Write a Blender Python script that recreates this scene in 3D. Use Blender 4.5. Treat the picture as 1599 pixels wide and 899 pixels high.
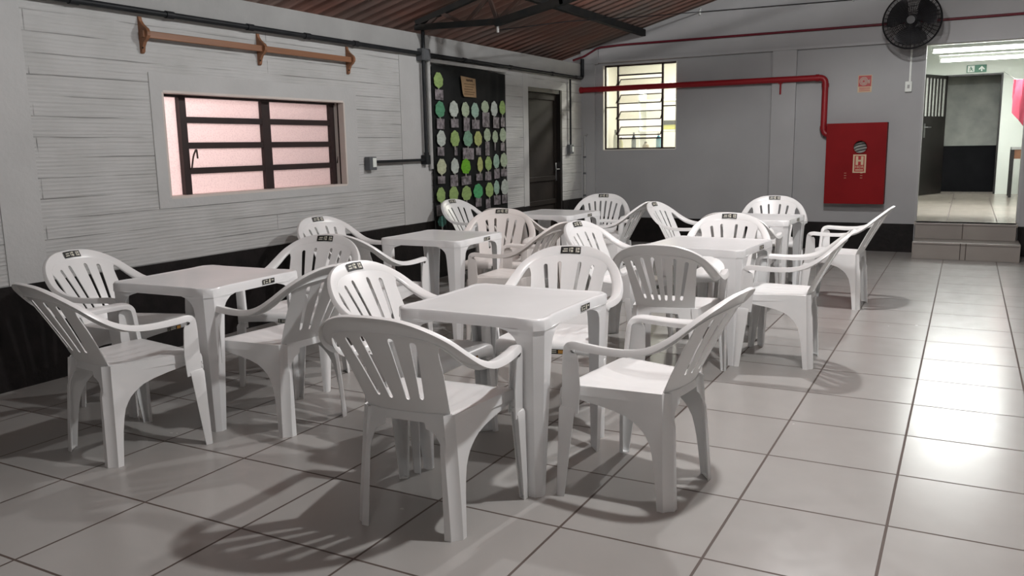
import bpy, bmesh, math, random
from mathutils import Vector, Matrix
random.seed(7)
for o in list(bpy.data.objects): bpy.data.objects.remove(o)
sc = bpy.context.scene
COL = sc.collection

# ------------------------------------------------------------------ camera, world, lights, exposure
cam_d = bpy.data.cameras.new('camera'); cam = bpy.data.objects.new('camera', cam_d); COL.objects.link(cam)
RT = Vector((0.880326, 0.474006, -0.018568)); UP = Vector((-0.063162, 0.155919, 0.985748)); FW = Vector((-0.470145, 0.866607, -0.167198))
M = Matrix.Identity(4)
for i, v in enumerate((RT, UP, -FW)):
    for r in range(3): M[r][i] = v[r]
M.translation = Vector((0.164, -2.960, 1.3042))
cam.matrix_world = M
cam_d.sensor_width = 36; cam_d.lens = 1304.73 / 1599 * 36; cam_d.clip_start = .05; cam_d.clip_end = 100
sc.camera = cam
sc.view_settings.view_transform = 'Standard'; sc.view_settings.look = 'None'
sc.view_settings.gamma = 1; sc.view_settings.use_curve_mapping = False
sc.view_settings.exposure = 0.0
w = bpy.data.worlds.new('night'); sc.world = w; w.use_nodes = True
w.node_tree.nodes['Background'].inputs[0].default_value = (.35, .4, .5, 1)
w.node_tree.nodes['Background'].inputs[1].default_value = .02
def area(name, loc, sx, sy, power, color, rot=(0, 0, 0)):
    l = bpy.data.lights.new(name, 'AREA'); l.shape = 'RECTANGLE'; l.size = sx; l.size_y = sy; l.energy = power; l.color = color
    o = bpy.data.objects.new(name, l); COL.objects.link(o); o.location = loc; o.rotation_euler = rot
    return o
LAMP_H = 3.1
# bare bulbs of the hall, the third added unseen to light camera-facing sides (their holders and cords are built further down, at the same places)
HALL_LAMPS = [(-0.10, -0.10, 225, (1, .997, .993)), (-0.70, 3.3, 235, (1, .997, .993)), (0.3, -4.3, 42, (1, .99, .98))]
def bulb(loc, power, color, r=.055):
    l = bpy.data.lights.new('bulb_light', 'POINT'); l.energy = power; l.color = color; l.shadow_soft_size = r
    o = bpy.data.objects.new('bulb_light', l); COL.objects.link(o); o.location = loc
for x, y, p, c in HALL_LAMPS: bulb((x, y, LAMP_H), p, c)
bulb((-6.3, .6, 2.0), 185, (1, .93, .91), .12)      # patio bulb outside the pink window
# lamps of the corridor beyond the opening and of the rooms behind the two windows
area('corridor_light', (.2, 9.4, 2.72), 1.1, .1, 78, (.97, 1, .97))
area('corridor_light', (.25, 11.6, 2.62), 1.1, .1, 70, (.97, 1, .97))
area('pantry_light', (-3.3, 8.7, 2.62), .9, .25, 135, (1, .97, .91))

# ------------------------------------------------------------------ material helpers
def new_mat(name, col, rough=.5, spec=.5, metal=0):
    m = bpy.data.materials.new(name); m.use_nodes = True
    b = m.node_tree.nodes['Principled BSDF']
    b.inputs['Base Color'].default_value = (*col, 1); b.inputs['Roughness'].default_value = rough
    b.inputs['Specular IOR Level'].default_value = spec; b.inputs['Metallic'].default_value = metal
    return m
def N(m, t, **kw):
    n = m.node_tree.nodes.new(t)
    for k, v in kw.items(): setattr(n, k, v)
    return n
def L(m, a, b): m.node_tree.links.new(a, b)
def bsdf(m): return m.node_tree.nodes['Principled BSDF']
def noisy(name, c1, c2, scale=4, rough=.6, bump=0, bscale=60, spec=.4, detail=4, stretch=None, metal=0, bdist=.002):
    """two-tone mottled paint / plastic / plaster, optional fine bump"""
    m = new_mat(name, c1, rough, spec, metal)
    tc = N(m, 'ShaderNodeTexCoord'); mp = N(m, 'ShaderNodeMapping'); L(m, tc.outputs['Object'], mp.inputs[0])
    if stretch: mp.inputs['Scale'].default_value = stretch
    nz = N(m, 'ShaderNodeTexNoise'); nz.inputs['Scale'].default_value = scale; nz.inputs['Detail'].default_value = detail
    L(m, mp.outputs[0], nz.inputs['Vector'])
    cr = N(m, 'ShaderNodeValToRGB'); cr.color_ramp.elements[0].position = .35; cr.color_ramp.elements[1].position = .68
    cr.color_ramp.elements[0].color = (*c1, 1); cr.color_ramp.elements[1].color = (*c2, 1)
    L(m, nz.outputs['Fac'], cr.inputs[0]); L(m, cr.outputs[0], bsdf(m).inputs['Base Color'])
    if bump:
        n2 = N(m, 'ShaderNodeTexNoise'); n2.inputs['Scale'].default_value = bscale; n2.inputs['Detail'].default_value = 5
        L(m, mp.outputs[0], n2.inputs['Vector'])
        bp = N(m, 'ShaderNodeBump'); bp.inputs['Strength'].default_value = bump; bp.inputs['Distance'].default_value = bdist
        L(m, n2.outputs['Fac'], bp.inputs['Height']); L(m, bp.outputs[0], bsdf(m).inputs['Normal'])
    return m
def math_n(m, op, a=None, b=None, v=None):
    n = N(m, 'ShaderNodeMath', operation=op)
    if a is not None: L(m, a, n.inputs[0])
    if b is not None: L(m, b, n.inputs[1])
    if v is not None: n.inputs[1].default_value = v
    return n.outputs[0]

# floor tiles: half-metre squares, dark joints
def tile_mat(name, c1, c2, mortar, size=.5, msize=.007, rough=.22):
    m = new_mat(name, c1, rough, .5)
    tc = N(m, 'ShaderNodeTexCoord')
    br = N(m, 'ShaderNodeTexBrick'); br.offset = 0; br.squash = 1
    br.inputs['Scale'].default_value = 1; br.inputs['Brick Width'].default_value = size; br.inputs['Row Height'].default_value = size
    br.inputs['Mortar Size'].default_value = msize; br.inputs['Mortar Smooth'].default_value = .15; br.inputs['Bias'].default_value = 0
    br.inputs['Color1'].default_value = (*c1, 1); br.inputs['Color2'].default_value = (*c2, 1); br.inputs['Mortar'].default_value = (*mortar, 1)
    L(m, tc.outputs['Object'], br.inputs['Vector'])
    nz = N(m, 'ShaderNodeTexNoise'); nz.inputs['Scale'].default_value = 2.2; nz.inputs['Detail'].default_value = 6
    L(m, tc.outputs['Object'], nz.inputs['Vector'])
    mx = N(m, 'ShaderNodeMix', data_type='RGBA', blend_type='MULTIPLY'); mx.inputs[0].default_value = 1
    cr = N(m, 'ShaderNodeValToRGB'); cr.color_ramp.elements[0].position = .3; cr.color_ramp.elements[0].color = (.92, .915, .91, 1)
    cr.color_ramp.elements[1].position = .7; cr.color_ramp.elements[1].color = (1, 1, 1, 1)
    L(m, nz.outputs['Fac'], cr.inputs[0]); L(m, br.outputs['Color'], mx.inputs[6]); L(m, cr.outputs[0], mx.inputs[7])
    L(m, mx.outputs[2], bsdf(m).inputs['Base Color'])
    ro = N(m, 'ShaderNodeMapRange'); ro.inputs['To Min'].default_value = rough; ro.inputs['To Max'].default_value = .7
    L(m, br.outputs['Fac'], ro.inputs['Value'])
    n3 = N(m, 'ShaderNodeTexNoise'); n3.inputs['Scale'].default_value = 9; n3.inputs['Detail'].default_value = 5
    L(m, tc.outputs['Object'], n3.inputs['Vector'])
    r2 = N(m, 'ShaderNodeMapRange'); r2.inputs['To Min'].default_value = -.05; r2.inputs['To Max'].default_value = .09
    L(m, n3.outputs['Fac'], r2.inputs['Value'])
    L(m, math_n(m, 'ADD', ro.outputs[0], r2.outputs[0]), bsdf(m).inputs['Roughness'])
    bp = N(m, 'ShaderNodeBump'); bp.invert = True; bp.inputs['Strength'].default_value = .7; bp.inputs['Distance'].default_value = .003
    L(m, br.outputs['Fac'], bp.inputs['Height']); L(m, bp.outputs[0], bsdf(m).inputs['Normal'])
    return m

# whitewashed ribbed hollow brick, object space: y runs along the wall, z up
def brick_mat(name, c1, c2):
    m = new_mat(name, c1, .62, .35)
    tc = N(m, 'ShaderNodeTexCoord'); sp = N(m, 'ShaderNodeSeparateXYZ'); L(m, tc.outputs['Object'], sp.inputs[0])
    cb = N(m, 'ShaderNodeCombineXYZ'); L(m, sp.outputs['Y'], cb.inputs[0]); L(m, sp.outputs['Z'], cb.inputs[1])
    wn = N(m, 'ShaderNodeTexNoise'); wn.inputs['Scale'].default_value = 1.7; wn.inputs['Detail'].default_value = 3
    L(m, cb.outputs[0], wn.inputs['Vector'])
    warp = N(m, 'ShaderNodeMix', data_type='RGBA', blend_type='LINEAR_LIGHT'); warp.inputs[0].default_value = .008
    L(m, cb.outputs[0], warp.inputs[6]); L(m, wn.outputs['Color'], warp.inputs[7])
    br = N(m, 'ShaderNodeTexBrick'); br.offset = .5
    for k, v in (('Scale', 1), ('Brick Width', 3.7), ('Row Height', .117), ('Mortar Size', .0045), ('Mortar Smooth', .6)): br.inputs[k].default_value = v
    L(m, warp.outputs[2], br.inputs['Vector'])
    # mortar broken up: filled in with paint here and there
    nb = N(m, 'ShaderNodeTexNoise'); nb.inputs['Scale'].default_value = 1.0; nb.inputs['Detail'].default_value = 3
    mp = N(m, 'ShaderNodeMapping'); mp.inputs['Scale'].default_value = (1.6, 9, 1); L(m, cb.outputs[0], mp.inputs[0]); L(m, mp.outputs[0], nb.inputs['Vector'])
    fill = N(m, 'ShaderNodeMapRange'); fill.inputs['From Min'].default_value = .41; fill.inputs['From Max'].default_value = .60
    L(m, nb.outputs['Fac'], fill.inputs['Value'])
    mort = math_n(m, 'MULTIPLY', br.outputs['Fac'], fill.outputs[0])
    # ribs inside each brick
    wv = N(m, 'ShaderNodeTexWave', bands_direction='Y', wave_profile='SIN'); wv.inputs['Scale'].default_value = 14
    wv.inputs['Distortion'].default_value = 3.0; wv.inputs['Detail'].default_value = 2; wv.inputs['Detail Scale'].default_value = .5
    mp2 = N(m, 'ShaderNodeMapping'); mp2.inputs['Scale'].default_value = (.25, 1, 1); L(m, cb.outputs[0], mp2.inputs[0]); L(m, mp2.outputs[0], wv.inputs['Vector'])
    ns = N(m, 'ShaderNodeTexNoise'); ns.inputs['Scale'].default_value = 1; ns.inputs['Detail'].default_value = 5
    mp3 = N(m, 'ShaderNodeMapping'); mp3.inputs['Scale'].default_value = (2.2, 42, 1); L(m, cb.outputs[0], mp3.inputs[0]); L(m, mp3.outputs[0], ns.inputs['Vector'])
    h = math_n(m, 'ADD', math_n(m, 'MULTIPLY', wv.outputs['Fac'], v=.38), math_n(m, 'MULTIPLY', ns.outputs['Fac'], v=2.3))
    h = math_n(m, 'SUBTRACT', h, math_n(m, 'MULTIPLY', mort, v=1.6))
    bp = N(m, 'ShaderNodeBump'); bp.inputs['Strength'].default_value = .55; bp.inputs['Distance'].default_value = .006
    L(m, h, bp.inputs['Height']); L(m, bp.outputs[0], bsdf(m).inputs['Normal'])
    mx = N(m, 'ShaderNodeMix', data_type='RGBA'); mx.inputs[6].default_value = (*c1, 1); mx.inputs[7].default_value = (*c2, 1)
    L(m, math_n(m, 'MULTIPLY', mort, v=.8), mx.inputs[0])
    big = N(m, 'ShaderNodeTexNoise'); big.inputs['Scale'].default_value = 3; big.inputs['Detail'].default_value = 5; L(m, cb.outputs[0], big.inputs['Vector'])
    cr = N(m, 'ShaderNodeValToRGB'); cr.color_ramp.elements[0].position = .3; cr.color_ramp.elements[0].color = (.86, .86, .85, 1); cr.color_ramp.elements[1].position = .65
    L(m, big.outputs['Fac'], cr.inputs[0])
    m2 = N(m, 'ShaderNodeMix', data_type='RGBA', blend_type='MULTIPLY'); m2.inputs[0].default_value = 1
    L(m, mx.outputs[2], m2.inputs[6]); L(m, cr.outputs[0], m2.inputs[7]); L(m, m2.outputs[2], bsdf(m).inputs['Base Color'])
    return m

def emit(name, col, s):
    m = bpy.data.materials.new(name); m.use_nodes = True
    b = bsdf(m); b.inputs['Base Color'].default_value = (*col, 1); b.inputs['Emission Color'].default_value = (*col, 1); b.inputs['Emission Strength'].default_value = s
    return m

MT = {}
MT['plastic'] = noisy('white_plastic', (.82, .82, .817), (.79, .79, .787), 7, .30, .05, 160, .5)
MT['plastic_warm'] = noisy('warm_white_plastic', (.78, .74, .715), (.74, .70, .675), 7, .42, .08, 160, .45)  # warmer, slightly darker and rougher variant of the white plastic
MT['table'] = noisy('white_table_plastic', (.82, .825, .83), (.785, .79, .795), 5, .24, .04, 120, .5)
MT['black'] = noisy('black_label', (.012, .012, .012), (.02, .02, .018), 20, .45)
MT['mark'] = noisy('pale_print', (.55, .54, .48), (.62, .6, .5), 30, .5)
MT['orange'] = noisy('orange_print', (.50, .25, .05), (.58, .30, .07), 30, .5)
MT['floor'] = tile_mat('floor_tiles', (.40, .388, .372), (.378, .366, .351), (.10, .075, .065), msize=.005)
MT['floor_in'] = tile_mat('corridor_tiles', (.44, .39, .34), (.40, .355, .31), (.12, .09, .08), rough=.2)
MT['step'] = noisy('step_tiles', (.27, .245, .225), (.30, .275, .25), 3, .3, .1, 60)
MT['grout'] = new_mat('dark_grout', (.06, .045, .04), .8)
MT['brick'] = brick_mat('whitewashed_brick', (.50, .50, .495), (.20, .20, .195))
MT['plaster'] = noisy('white_plaster', (.36, .36, .355), (.315, .315, .31), 3, .65, .5, 35, bdist=.004)
MT['margin'] = noisy('white_margin_plaster', (.49, .49, .485), (.45, .45, .445), 3, .65, .5, 35, bdist=.004)
MT['grey'] = noisy('grey_wall_paint', (.375, .377, .383), (.34, .342, .348), 1.6, .55, .2, 60)
MT['grey2'] = noisy('grey_beam_paint', (.40, .40, .407), (.365, .365, .37), 1.6, .5, .2, 60)
MT['skirt'] = noisy('black_skirting_paint', (.008, .007, .007), (.015, .012, .012), 9, .5, .5, 30, .2, bdist=.006)
MT['passage_paint'] = noisy('matt_black_paint', (.006, .006, .007), (.009, .009, .010), 4, .8, spec=.05)
MT['steel'] = noisy('dark_steel', (.014, .016, .017), (.024, .022, .020), 8, .65, .2, 60, .15)
MT['rust'] = noisy('rusty_steel', (.06, .03, .022), (.035, .025, .022), 10, .6)
MT['conduit'] = noisy('black_conduit_plastic', (.010, .012, .014), (.017, .018, .021), 8, .5, spec=.25)
MT['pvc'] = noisy('pale_grey_plastic', (.42, .42, .41), (.36, .36, .35), 9, .45)
MT['greybox'] = noisy('grey_junction_plastic', (.11, .115, .125), (.09, .095, .1), 9, .45)
MT['red'] = noisy('red_enamel', (.30, .012, .018), (.26, .010, .015), 3, .4, .05, 60)
MT['redcab'] = noisy('red_cabinet_enamel', (.24, .009, .011), (.20, .007, .009), 3, .6, .05, 60, .12)
MT['red2'] = noisy('wine_red_paint', (.14, .007, .018), (.11, .006, .015), 6, .4)
MT['wood'] = noisy('varnished_wood', (.27, .125, .065), (.20, .09, .045), 5, .45, .2, 50, stretch=(1, .3, 6))
MT['cream_in'] = noisy('cream_wall', (.72, .70, .635), (.68, .66, .595), 1.5, .7)
MT['white_in'] = noisy('pale_green_white_wall', (.66, .69, .64), (.62, .65, .60), 1.5, .6)
MT['concrete'] = noisy('mottled_grey_render', (.22, .225, .205), (.15, .155, .145), 3.5, .7, .2, 15)
MT['winframe'] = noisy('dark_brown_window_steel', (.022, .012, .012), (.03, .016, .015), 9, .45)
MT['doorblack'] = noisy('black_door_steel', (.010, .009, .008), (.016, .013, .012), 4, .38, .1, 15)
MT['doorpanel'] = noisy('dark_brown_door_sheet', (.016, .013, .011), (.024, .019, .016), 3, .55, .15, 12, .15)
MT['chrome'] = new_mat('worn_chrome', (.5, .5, .5), .3, .5, 1)
MT['cloth'] = noisy('black_cloth', (.010, .011, .011), (.016, .017, .017), 5, .75, .3, 90, .2)
MT['pinkcloth'] = noisy('pink_cloth', (.62, .10, .16), (.55, .08, .13), 6, .8)
MT['white_emit'] = emit('lit_tube', (.98, 1, .98), 15)
MT['green'] = noisy('green_sign', (.02, .13, .075), (.025, .15, .085), 20, .4)
MT['signwhite'] = noisy('sign_white', (.75, .78, .74), (.72, .75, .71), 20, .4)
MT['signred'] = noisy('sign_red', (.42, .02, .02), (.38, .02, .02), 20, .4)
MT['signcream'] = noisy('sign_cream', (.62, .48, .32), (.58, .44, .29), 20, .5)
MT['hose'] = noisy('hose_fabric', (.36, .36, .34), (.28, .28, .26), 30, .8)
MT['cavity'] = new_mat('cabinet_inside', (.02, .012, .012), .7)
MT['fan'] = noisy('black_fan_wire', (.012, .012, .014), (.018, .018, .02), 20, .4)
MT['blade'] = noisy('dark_fan_blade', (.03, .03, .034), (.04, .04, .044), 5, .35)
MT['outside'] = noisy('pink_patio_wall', (.80, .70, .68), (.75, .65, .63), 1, .8)
MT['jamb'] = noisy('window_reveal_paint', (.62, .56, .52), (.57, .51, .47), 4, .6)

# corrugated roof sheet: brownish clay colour mottled with grey
def roof_mat():
    m = noisy('fibre_cement_roof', (.27, .135, .105), (.19, .16, .145), 1.3, .75, .2, 30, detail=6)
    return m
MT['roof'] = roof_mat()
# rippled pink window glass
def ripple_glass(name, col):
    m = new_mat(name, col, .45, .5)
    b = bsdf(m); b.inputs['Transmission Weight'].default_value = .0
    tr = N(m, 'ShaderNodeBsdfTranslucent'); tr.inputs[0].default_value = (*col, 1)
    mx = N(m, 'ShaderNodeMixShader'); mx.inputs[0].default_value = .82
    tc = N(m, 'ShaderNodeTexCoord'); vo = N(m, 'ShaderNodeTexVoronoi'); vo.inputs['Scale'].default_value = 75
    L(m, tc.outputs['Object'], vo.inputs['Vector'])
    bp = N(m, 'ShaderNodeBump'); bp.inputs['Strength'].default_value = .5; bp.inputs['Distance'].default_value = .003
    L(m, vo.outputs['Distance'], bp.inputs['Height']); L(m, bp.outputs[0], b.inputs['Normal']); L(m, bp.outputs[0], tr.inputs['Normal'])
    cr = N(m, 'ShaderNodeValToRGB'); cr.color_ramp.elements[0].color = (col[0]*.82, col[1]*.8, col[2]*.82, 1); cr.color_ramp.elements[1].color = (*col, 1)
    cr.color_ramp.elements[1].position = .5
    L(m, vo.outputs['Distance'], cr.inputs[0]); L(m, cr.outputs[0], tr.inputs[0])
    out = m.node_tree.nodes['Material Output']; L(m, b.outputs[0], mx.inputs[1]); L(m, tr.outputs[0], mx.inputs[2]); L(m, mx.outputs[0], out.inputs[0])
    return m
MT['pinkglass'] = ripple_glass('rippled_pink_glass', (.95, .84, .83))
def clear_glass(name, tint=(.95, .96, .92), op=.75, rough=.05):
    m = new_mat(name, tint, rough, .5)
    tp = N(m, 'ShaderNodeBsdfTransparent'); tp.inputs[0].default_value = (*tint, 1)
    mx = N(m, 'ShaderNodeMixShader'); mx.inputs[0].default_value = op
    out = m.node_tree.nodes['Material Output']; L(m, bsdf(m).outputs[0], mx.inputs[1]); L(m, tp.outputs[0], mx.inputs[2]); L(m, mx.outputs[0], out.inputs[0])
    return m
MT['glass'] = clear_glass('textured_clear_glass')

# ------------------------------------------------------------------ mesh helpers
def link(name, me, parent=None, mats=None, smooth=None):
    o = bpy.data.objects.new(name, me); COL.objects.link(o)
    if parent: o.parent = parent
    for m in (mats or []): me.materials.append(m)
    if smooth is not None:
        for p in me.polygons: p.use_smooth = True
        me.set_sharp_from_angle(angle=math.radians(smooth))
    return o
def obj(name, bm, mats, parent=None, smooth=None):
    me = bpy.data.meshes.new(name); bmesh.ops.recalc_face_normals(bm, faces=bm.faces)
    bm.to_mesh(me); bm.free()
    if not isinstance(mats, (list, tuple)): mats = [mats]
    return link(name, me, parent, mats, smooth)
def struct(name, bm, mats, parent=None, smooth=None):
    o = obj(name, bm, mats, parent, smooth)
    if not parent: o['kind'] = 'structure'
    return o
def tag(o, label, cat, group=None):
    o['label'] = label; o['category'] = cat
    if group: o['group'] = group
    return o
def thing(name, label, cat, loc=(0, 0, 0), rz=0, group=None):
    o = bpy.data.objects.new(name, None); COL.objects.link(o); o.location = loc; o.rotation_euler = (0, 0, rz); o.empty_display_size = .1
    return tag(o, label, cat, group)
def box(bm, a, b, bevel=0, mi=0):
    x0, y0, z0 = (min(a[i], b[i]) for i in range(3)); x1, y1, z1 = (max(a[i], b[i]) for i in range(3))
    vs = [bm.verts.new(p) for p in ((x0,y0,z0),(x1,y0,z0),(x1,y1,z0),(x0,y1,z0),(x0,y0,z1),(x1,y0,z1),(x1,y1,z1),(x0,y1,z1))]
    fs = [bm.faces.new([vs[i] for i in f]) for f in ((0,3,2,1),(4,5,6,7),(0,1,5,4),(1,2,6,5),(2,3,7,6),(3,0,4,7))]
    for f in fs: f.material_index = mi
    if bevel:
        es = list({e for f in fs for e in f.edges})
        r = bmesh.ops.bevel(bm, geom=es, offset=bevel, segments=2, profile=.5, affect='EDGES')
        for f in r['faces']: f.material_index = mi
    return fs
def tube(bm, pts, r, seg=12, mi=0, caps=True):
    pts = [Vector(p) for p in pts]; rings = []
    n = len(pts); up = Vector((0, 0, 1))
    prev = None
    for i, p in enumerate(pts):
        t = (pts[min(i+1, n-1)] - pts[max(i-1, 0)]).normalized()
        if prev is None:
            a = t.cross(up);
            if a.length < 1e-3: a = t.cross(Vector((1, 0, 0)))
            a.normalize()
        else:
            a = (prev - t * prev.dot(t)).normalized()
        prev = a; b = t.cross(a)
        rr = r[i] if isinstance(r, (list, tuple)) else r
        rings.append([bm.verts.new(p + (a*math.cos(2*math.pi*k/seg) + b*math.sin(2*math.pi*k/seg))*rr) for k in range(seg)])
    for i in range(n-1):
        for k in range(seg):
            f = bm.faces.new((rings[i][k], rings[i][(k+1) % seg], rings[i+1][(k+1) % seg], rings[i+1][k])); f.material_index = mi
    if caps:
        for rg in (rings[0], rings[-1]):
            f = bm.faces.new(rg); f.material_index = mi
def arc_pts(pts, r=.05, n=6):
    """polyline with rounded corners"""
    pts = [Vector(p) for p in pts]; out = [pts[0]]
    for i in range(1, len(pts)-1):
        a = (pts[i-1]-pts[i]).normalized(); b = (pts[i+1]-pts[i]).normalized()
        p0 = pts[i]+a*r; p1 = pts[i]+b*r
        for k in range(n+1):
            t = k/n; out.append(p0*(1-t)**2 + pts[i]*2*t*(1-t) + p1*t*t)
    out.append(pts[-1]); return out
def prism(bm, poly, z0, z1, axis='z', mi=0):
    """closed polygon poly (2D) extruded along axis"""
    def P(a, b, h): return {'z': (a, b, h), 'y': (a, h, b), 'x': (h, a, b)}[axis]
    v0 = [bm.verts.new(P(a, b, z0)) for a, b in poly]; v1 = [bm.verts.new(P(a, b, z1)) for a, b in poly]
    fs = [bm.faces.new(v0), bm.faces.new(list(reversed(v1)))]
    for i in range(len(poly)):
        j = (i+1) % len(poly); fs.append(bm.faces.new((v0[i], v0[j], v1[j], v1[i])))
    for f in fs: f.material_index = mi
def grid(bm, rows, mi=0):
    vr = [[bm.verts.new(p) for p in r] for r in rows]; fs = []
    for i in range(len(vr)-1):
        for k in range(len(vr[0])-1):
            fs.append(bm.faces.new((vr[i][k], vr[i][k+1], vr[i+1][k+1], vr[i+1][k])))
    for f in fs: f.material_index = mi
    return fs
def thicken(bm, t):
    bmesh.ops.remove_doubles(bm, verts=bm.verts, dist=1e-5)
    bmesh.ops.recalc_face_normals(bm, faces=bm.faces)
    bmesh.ops.solidify(bm, geom=list(bm.faces), thickness=t)
def lerp(a, b, t): return a + (b-a)*t
def interp(tab, x):
    if x <= tab[0][0]: return tab[0][1]
    for (x0, y0), (x1, y1) in zip(tab, tab[1:]):
        if x <= x1: return lerp(y0, y1, (x-x0)/(x1-x0))
    return tab[-1][1]
def catmull(P, n):
    out = []
    for i in range(len(P)-1):
        p0 = P[max(i-1, 0)]; p1 = P[i]; p2 = P[i+1]; p3 = P[min(i+2, len(P)-1)]
        for k in range(n):
            t = k/n
            out.append(.5*((2*p1)+(p2-p0)*t+(2*p0-5*p1+4*p2-p3)*t*t+(3*p1-p0-3*p2+p3)*t*t*t))
    out.append(P[-1]); return out
def copy_tree(o, parent=None):
    c = o.copy(); COL.objects.link(c); c.parent = parent
    for ch in list(o.children): copy_tree(ch, c)
    return c

# ------------------------------------------------------------------ the hall shell
WX, WY = -4.493, 7.739           # left wall plane, back wall plane
bm = bmesh.new(); grid(bm, [[(-4.75, -6.2, 0), (3.6, -6.2, 0)], [(-4.75, 7.9, 0), (3.6, 7.9, 0)]]); fl = struct('floor', bm, MT['floor'])
def slab_x(bm, x0, x1, y0, y1, z0, z1, holes, mi=0):
    """wall slab in the y-z plane with rectangular holes (ya, yb, za, zb), cut into tidy boxes"""
    ys = sorted({y0, y1, *[h[0] for h in holes], *[h[1] for h in holes]}); zs = sorted({z0, z1, *[h[2] for h in holes], *[h[3] for h in holes]})
    for a, b in zip(ys, ys[1:]):
        for c, d in zip(zs, zs[1:]):
            if any(h[0] < (a+b)/2 < h[1] and h[2] < (c+d)/2 < h[3] for h in holes): continue
            box(bm, (x0, a, c), (x1, b, d), mi=mi)
def slab_y(bm, y0, y1, x0, x1, z0, z1, holes, mi=0):
    xs = sorted({x0, x1, *[h[0] for h in holes], *[h[1] for h in holes]}); zs = sorted({z0, z1, *[h[2] for h in holes], *[h[3] for h in holes]})
    for a, b in zip(xs, xs[1:]):
        for c, d in zip(zs, zs[1:]):
            if any(h[0] < (a+b)/2 < h[1] and h[2] < (c+d)/2 < h[3] for h in holes): continue
            box(bm, (a, y0, c), (b, y1, d), mi=mi)
W1 = (.885, 2.70, 1.01, 1.695); D1 = (6.11, 7.07, 0, 2.0)
bm = bmesh.new(); slab_x(bm, WX-.16, WX, -6.2, WY, 0, 2.19, [W1, D1]); wl = struct('wall_left', bm, MT['brick'])
# smooth plaster: ring beam over the bricks, pilasters, margin round the window and the door
bm = bmesh.new(); box(bm, (WX-.16, -6.2, 2.19), (WX+.022, WY, 2.368)); struct('trim_1', bm, MT['plaster'])
bm = bmesh.new()
slab_x(bm, WX-.01, WX+.006, W1[0]-.10, W1[1]+.17, W1[2]-.07, W1[3]+.12, [W1])
box(bm, (WX-.01, 3.52, .585), (WX+.006, 3.98, 2.19)); box(bm, (WX-.01, 5.98, .585), (WX+.006, 6.105, 2.19)); box(bm, (WX-.01, -.25, .585), (WX+.006, -.02, 2.19))
struct('trim_2', bm, MT['margin'])
# window and door reveals
bm = bmesh.new()
for a, b in (((WX-.165, W1[0]-.012, W1[2]), (WX+.0065, W1[0]+.004, W1[3])), ((WX-.165, W1[1]-.004, W1[2]), (WX+.0065, W1[1]+.012, W1[3])),
             ((WX-.165, W1[0], W1[2]-.012), (WX+.0065, W1[1], W1[2]+.004)), ((WX-.165, W1[0], W1[3]-.004), (WX+.0065, W1[1], W1[3]+.012))): box(bm, a, b)
struct('trim_3', bm, MT['jamb'])
bm = bmesh.new(); slab_x(bm, WX-.005, WX+.008, -6.2, WY, 0, .585, [(D1[0], D1[1], 0, .585)]); struct('baseboard_left', bm, MT['skirt'])
# back wall with window and opening to the raised corridor
W2 = (-4.19, -3.185, 1.232, 2.338); OP = (-.325, .69, 0, 2.335)
bm = bmesh.new(); slab_y(bm, WY, WY+.15, -5.7, 3.6, 0, 5.0, [W2, OP]); struct('wall_back', bm, MT['grey'])
bm = bmesh.new(); slab_y(bm, WY-.004, WY+.01, -4.49, 3.6, 0, .33, [(OP[0]-.01, OP[1]+.01, 0, .33)]); struct('baseboard_back', bm, MT['skirt'])
bm = bmesh.new()
box(bm, (-4.50, WY-.06, 2.372), (OP[0]-.02, WY+.02, 2.405)); box(bm, (-4.50, WY-.022, 2.405), (3.6, WY+.02, 4.3)); box(bm, (OP[0]-.03, WY-.022, 2.335), (3.6, WY+.02, 2.405))
box(bm, (-4.50, WY-.05, 2.36), (-4.25, WY+.02, 2.56))
box(bm, (-1.98, WY-.05, .33), (-1.70, WY+.02, 2.372)); box(bm, (-4.50, WY-.04, .33), (-4.30, WY+.02, 2.372))
struct('trim_4', bm, MT['grey2'])
# white-edged frame round the corridor opening
bm = bmesh.new()
box(bm, (OP[0]-.012, WY-.006, .37), (OP[0]+.012, WY+.155, 2.335)); box(bm, (OP[1]-.012, WY-.006, .37), (OP[1]+.012, WY+.155, 2.335))
struct('trim_5', bm, MT['grey2'])
# unseen sides of the hall
bm = bmesh.new(); box(bm, (3.6, -6.2, 0), (3.75, 7.9, 5.0)); struct('wall_right', bm, MT['plaster'])
bm = bmesh.new(); box(bm, (-4.65, -6.35, 0), (3.75, -6.2, 5.0)); struct('wall_front', bm, MT['plaster'])
# corrugated roof, rises away from the left wall
RS, RZ = .272, 2.52
def roof_z(x): return RZ + RS*(x-WX)
bm = bmesh.new(); rows = []
xs = [-5.6, -4.4, -2.5, -.5, 1.5, 3.9]
n = int(14.4/.177*8)
for k in range(n+1):
    y = -6.4 + k*14.4/n
    rows.append([(x, y, roof_z(x) + .036*math.sin(2*math.pi*(y/.177)) + .038) for x in xs])
grid(bm, rows); thicken(bm, .008); struct('ceiling', bm, MT['roof'], smooth=60)

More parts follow.
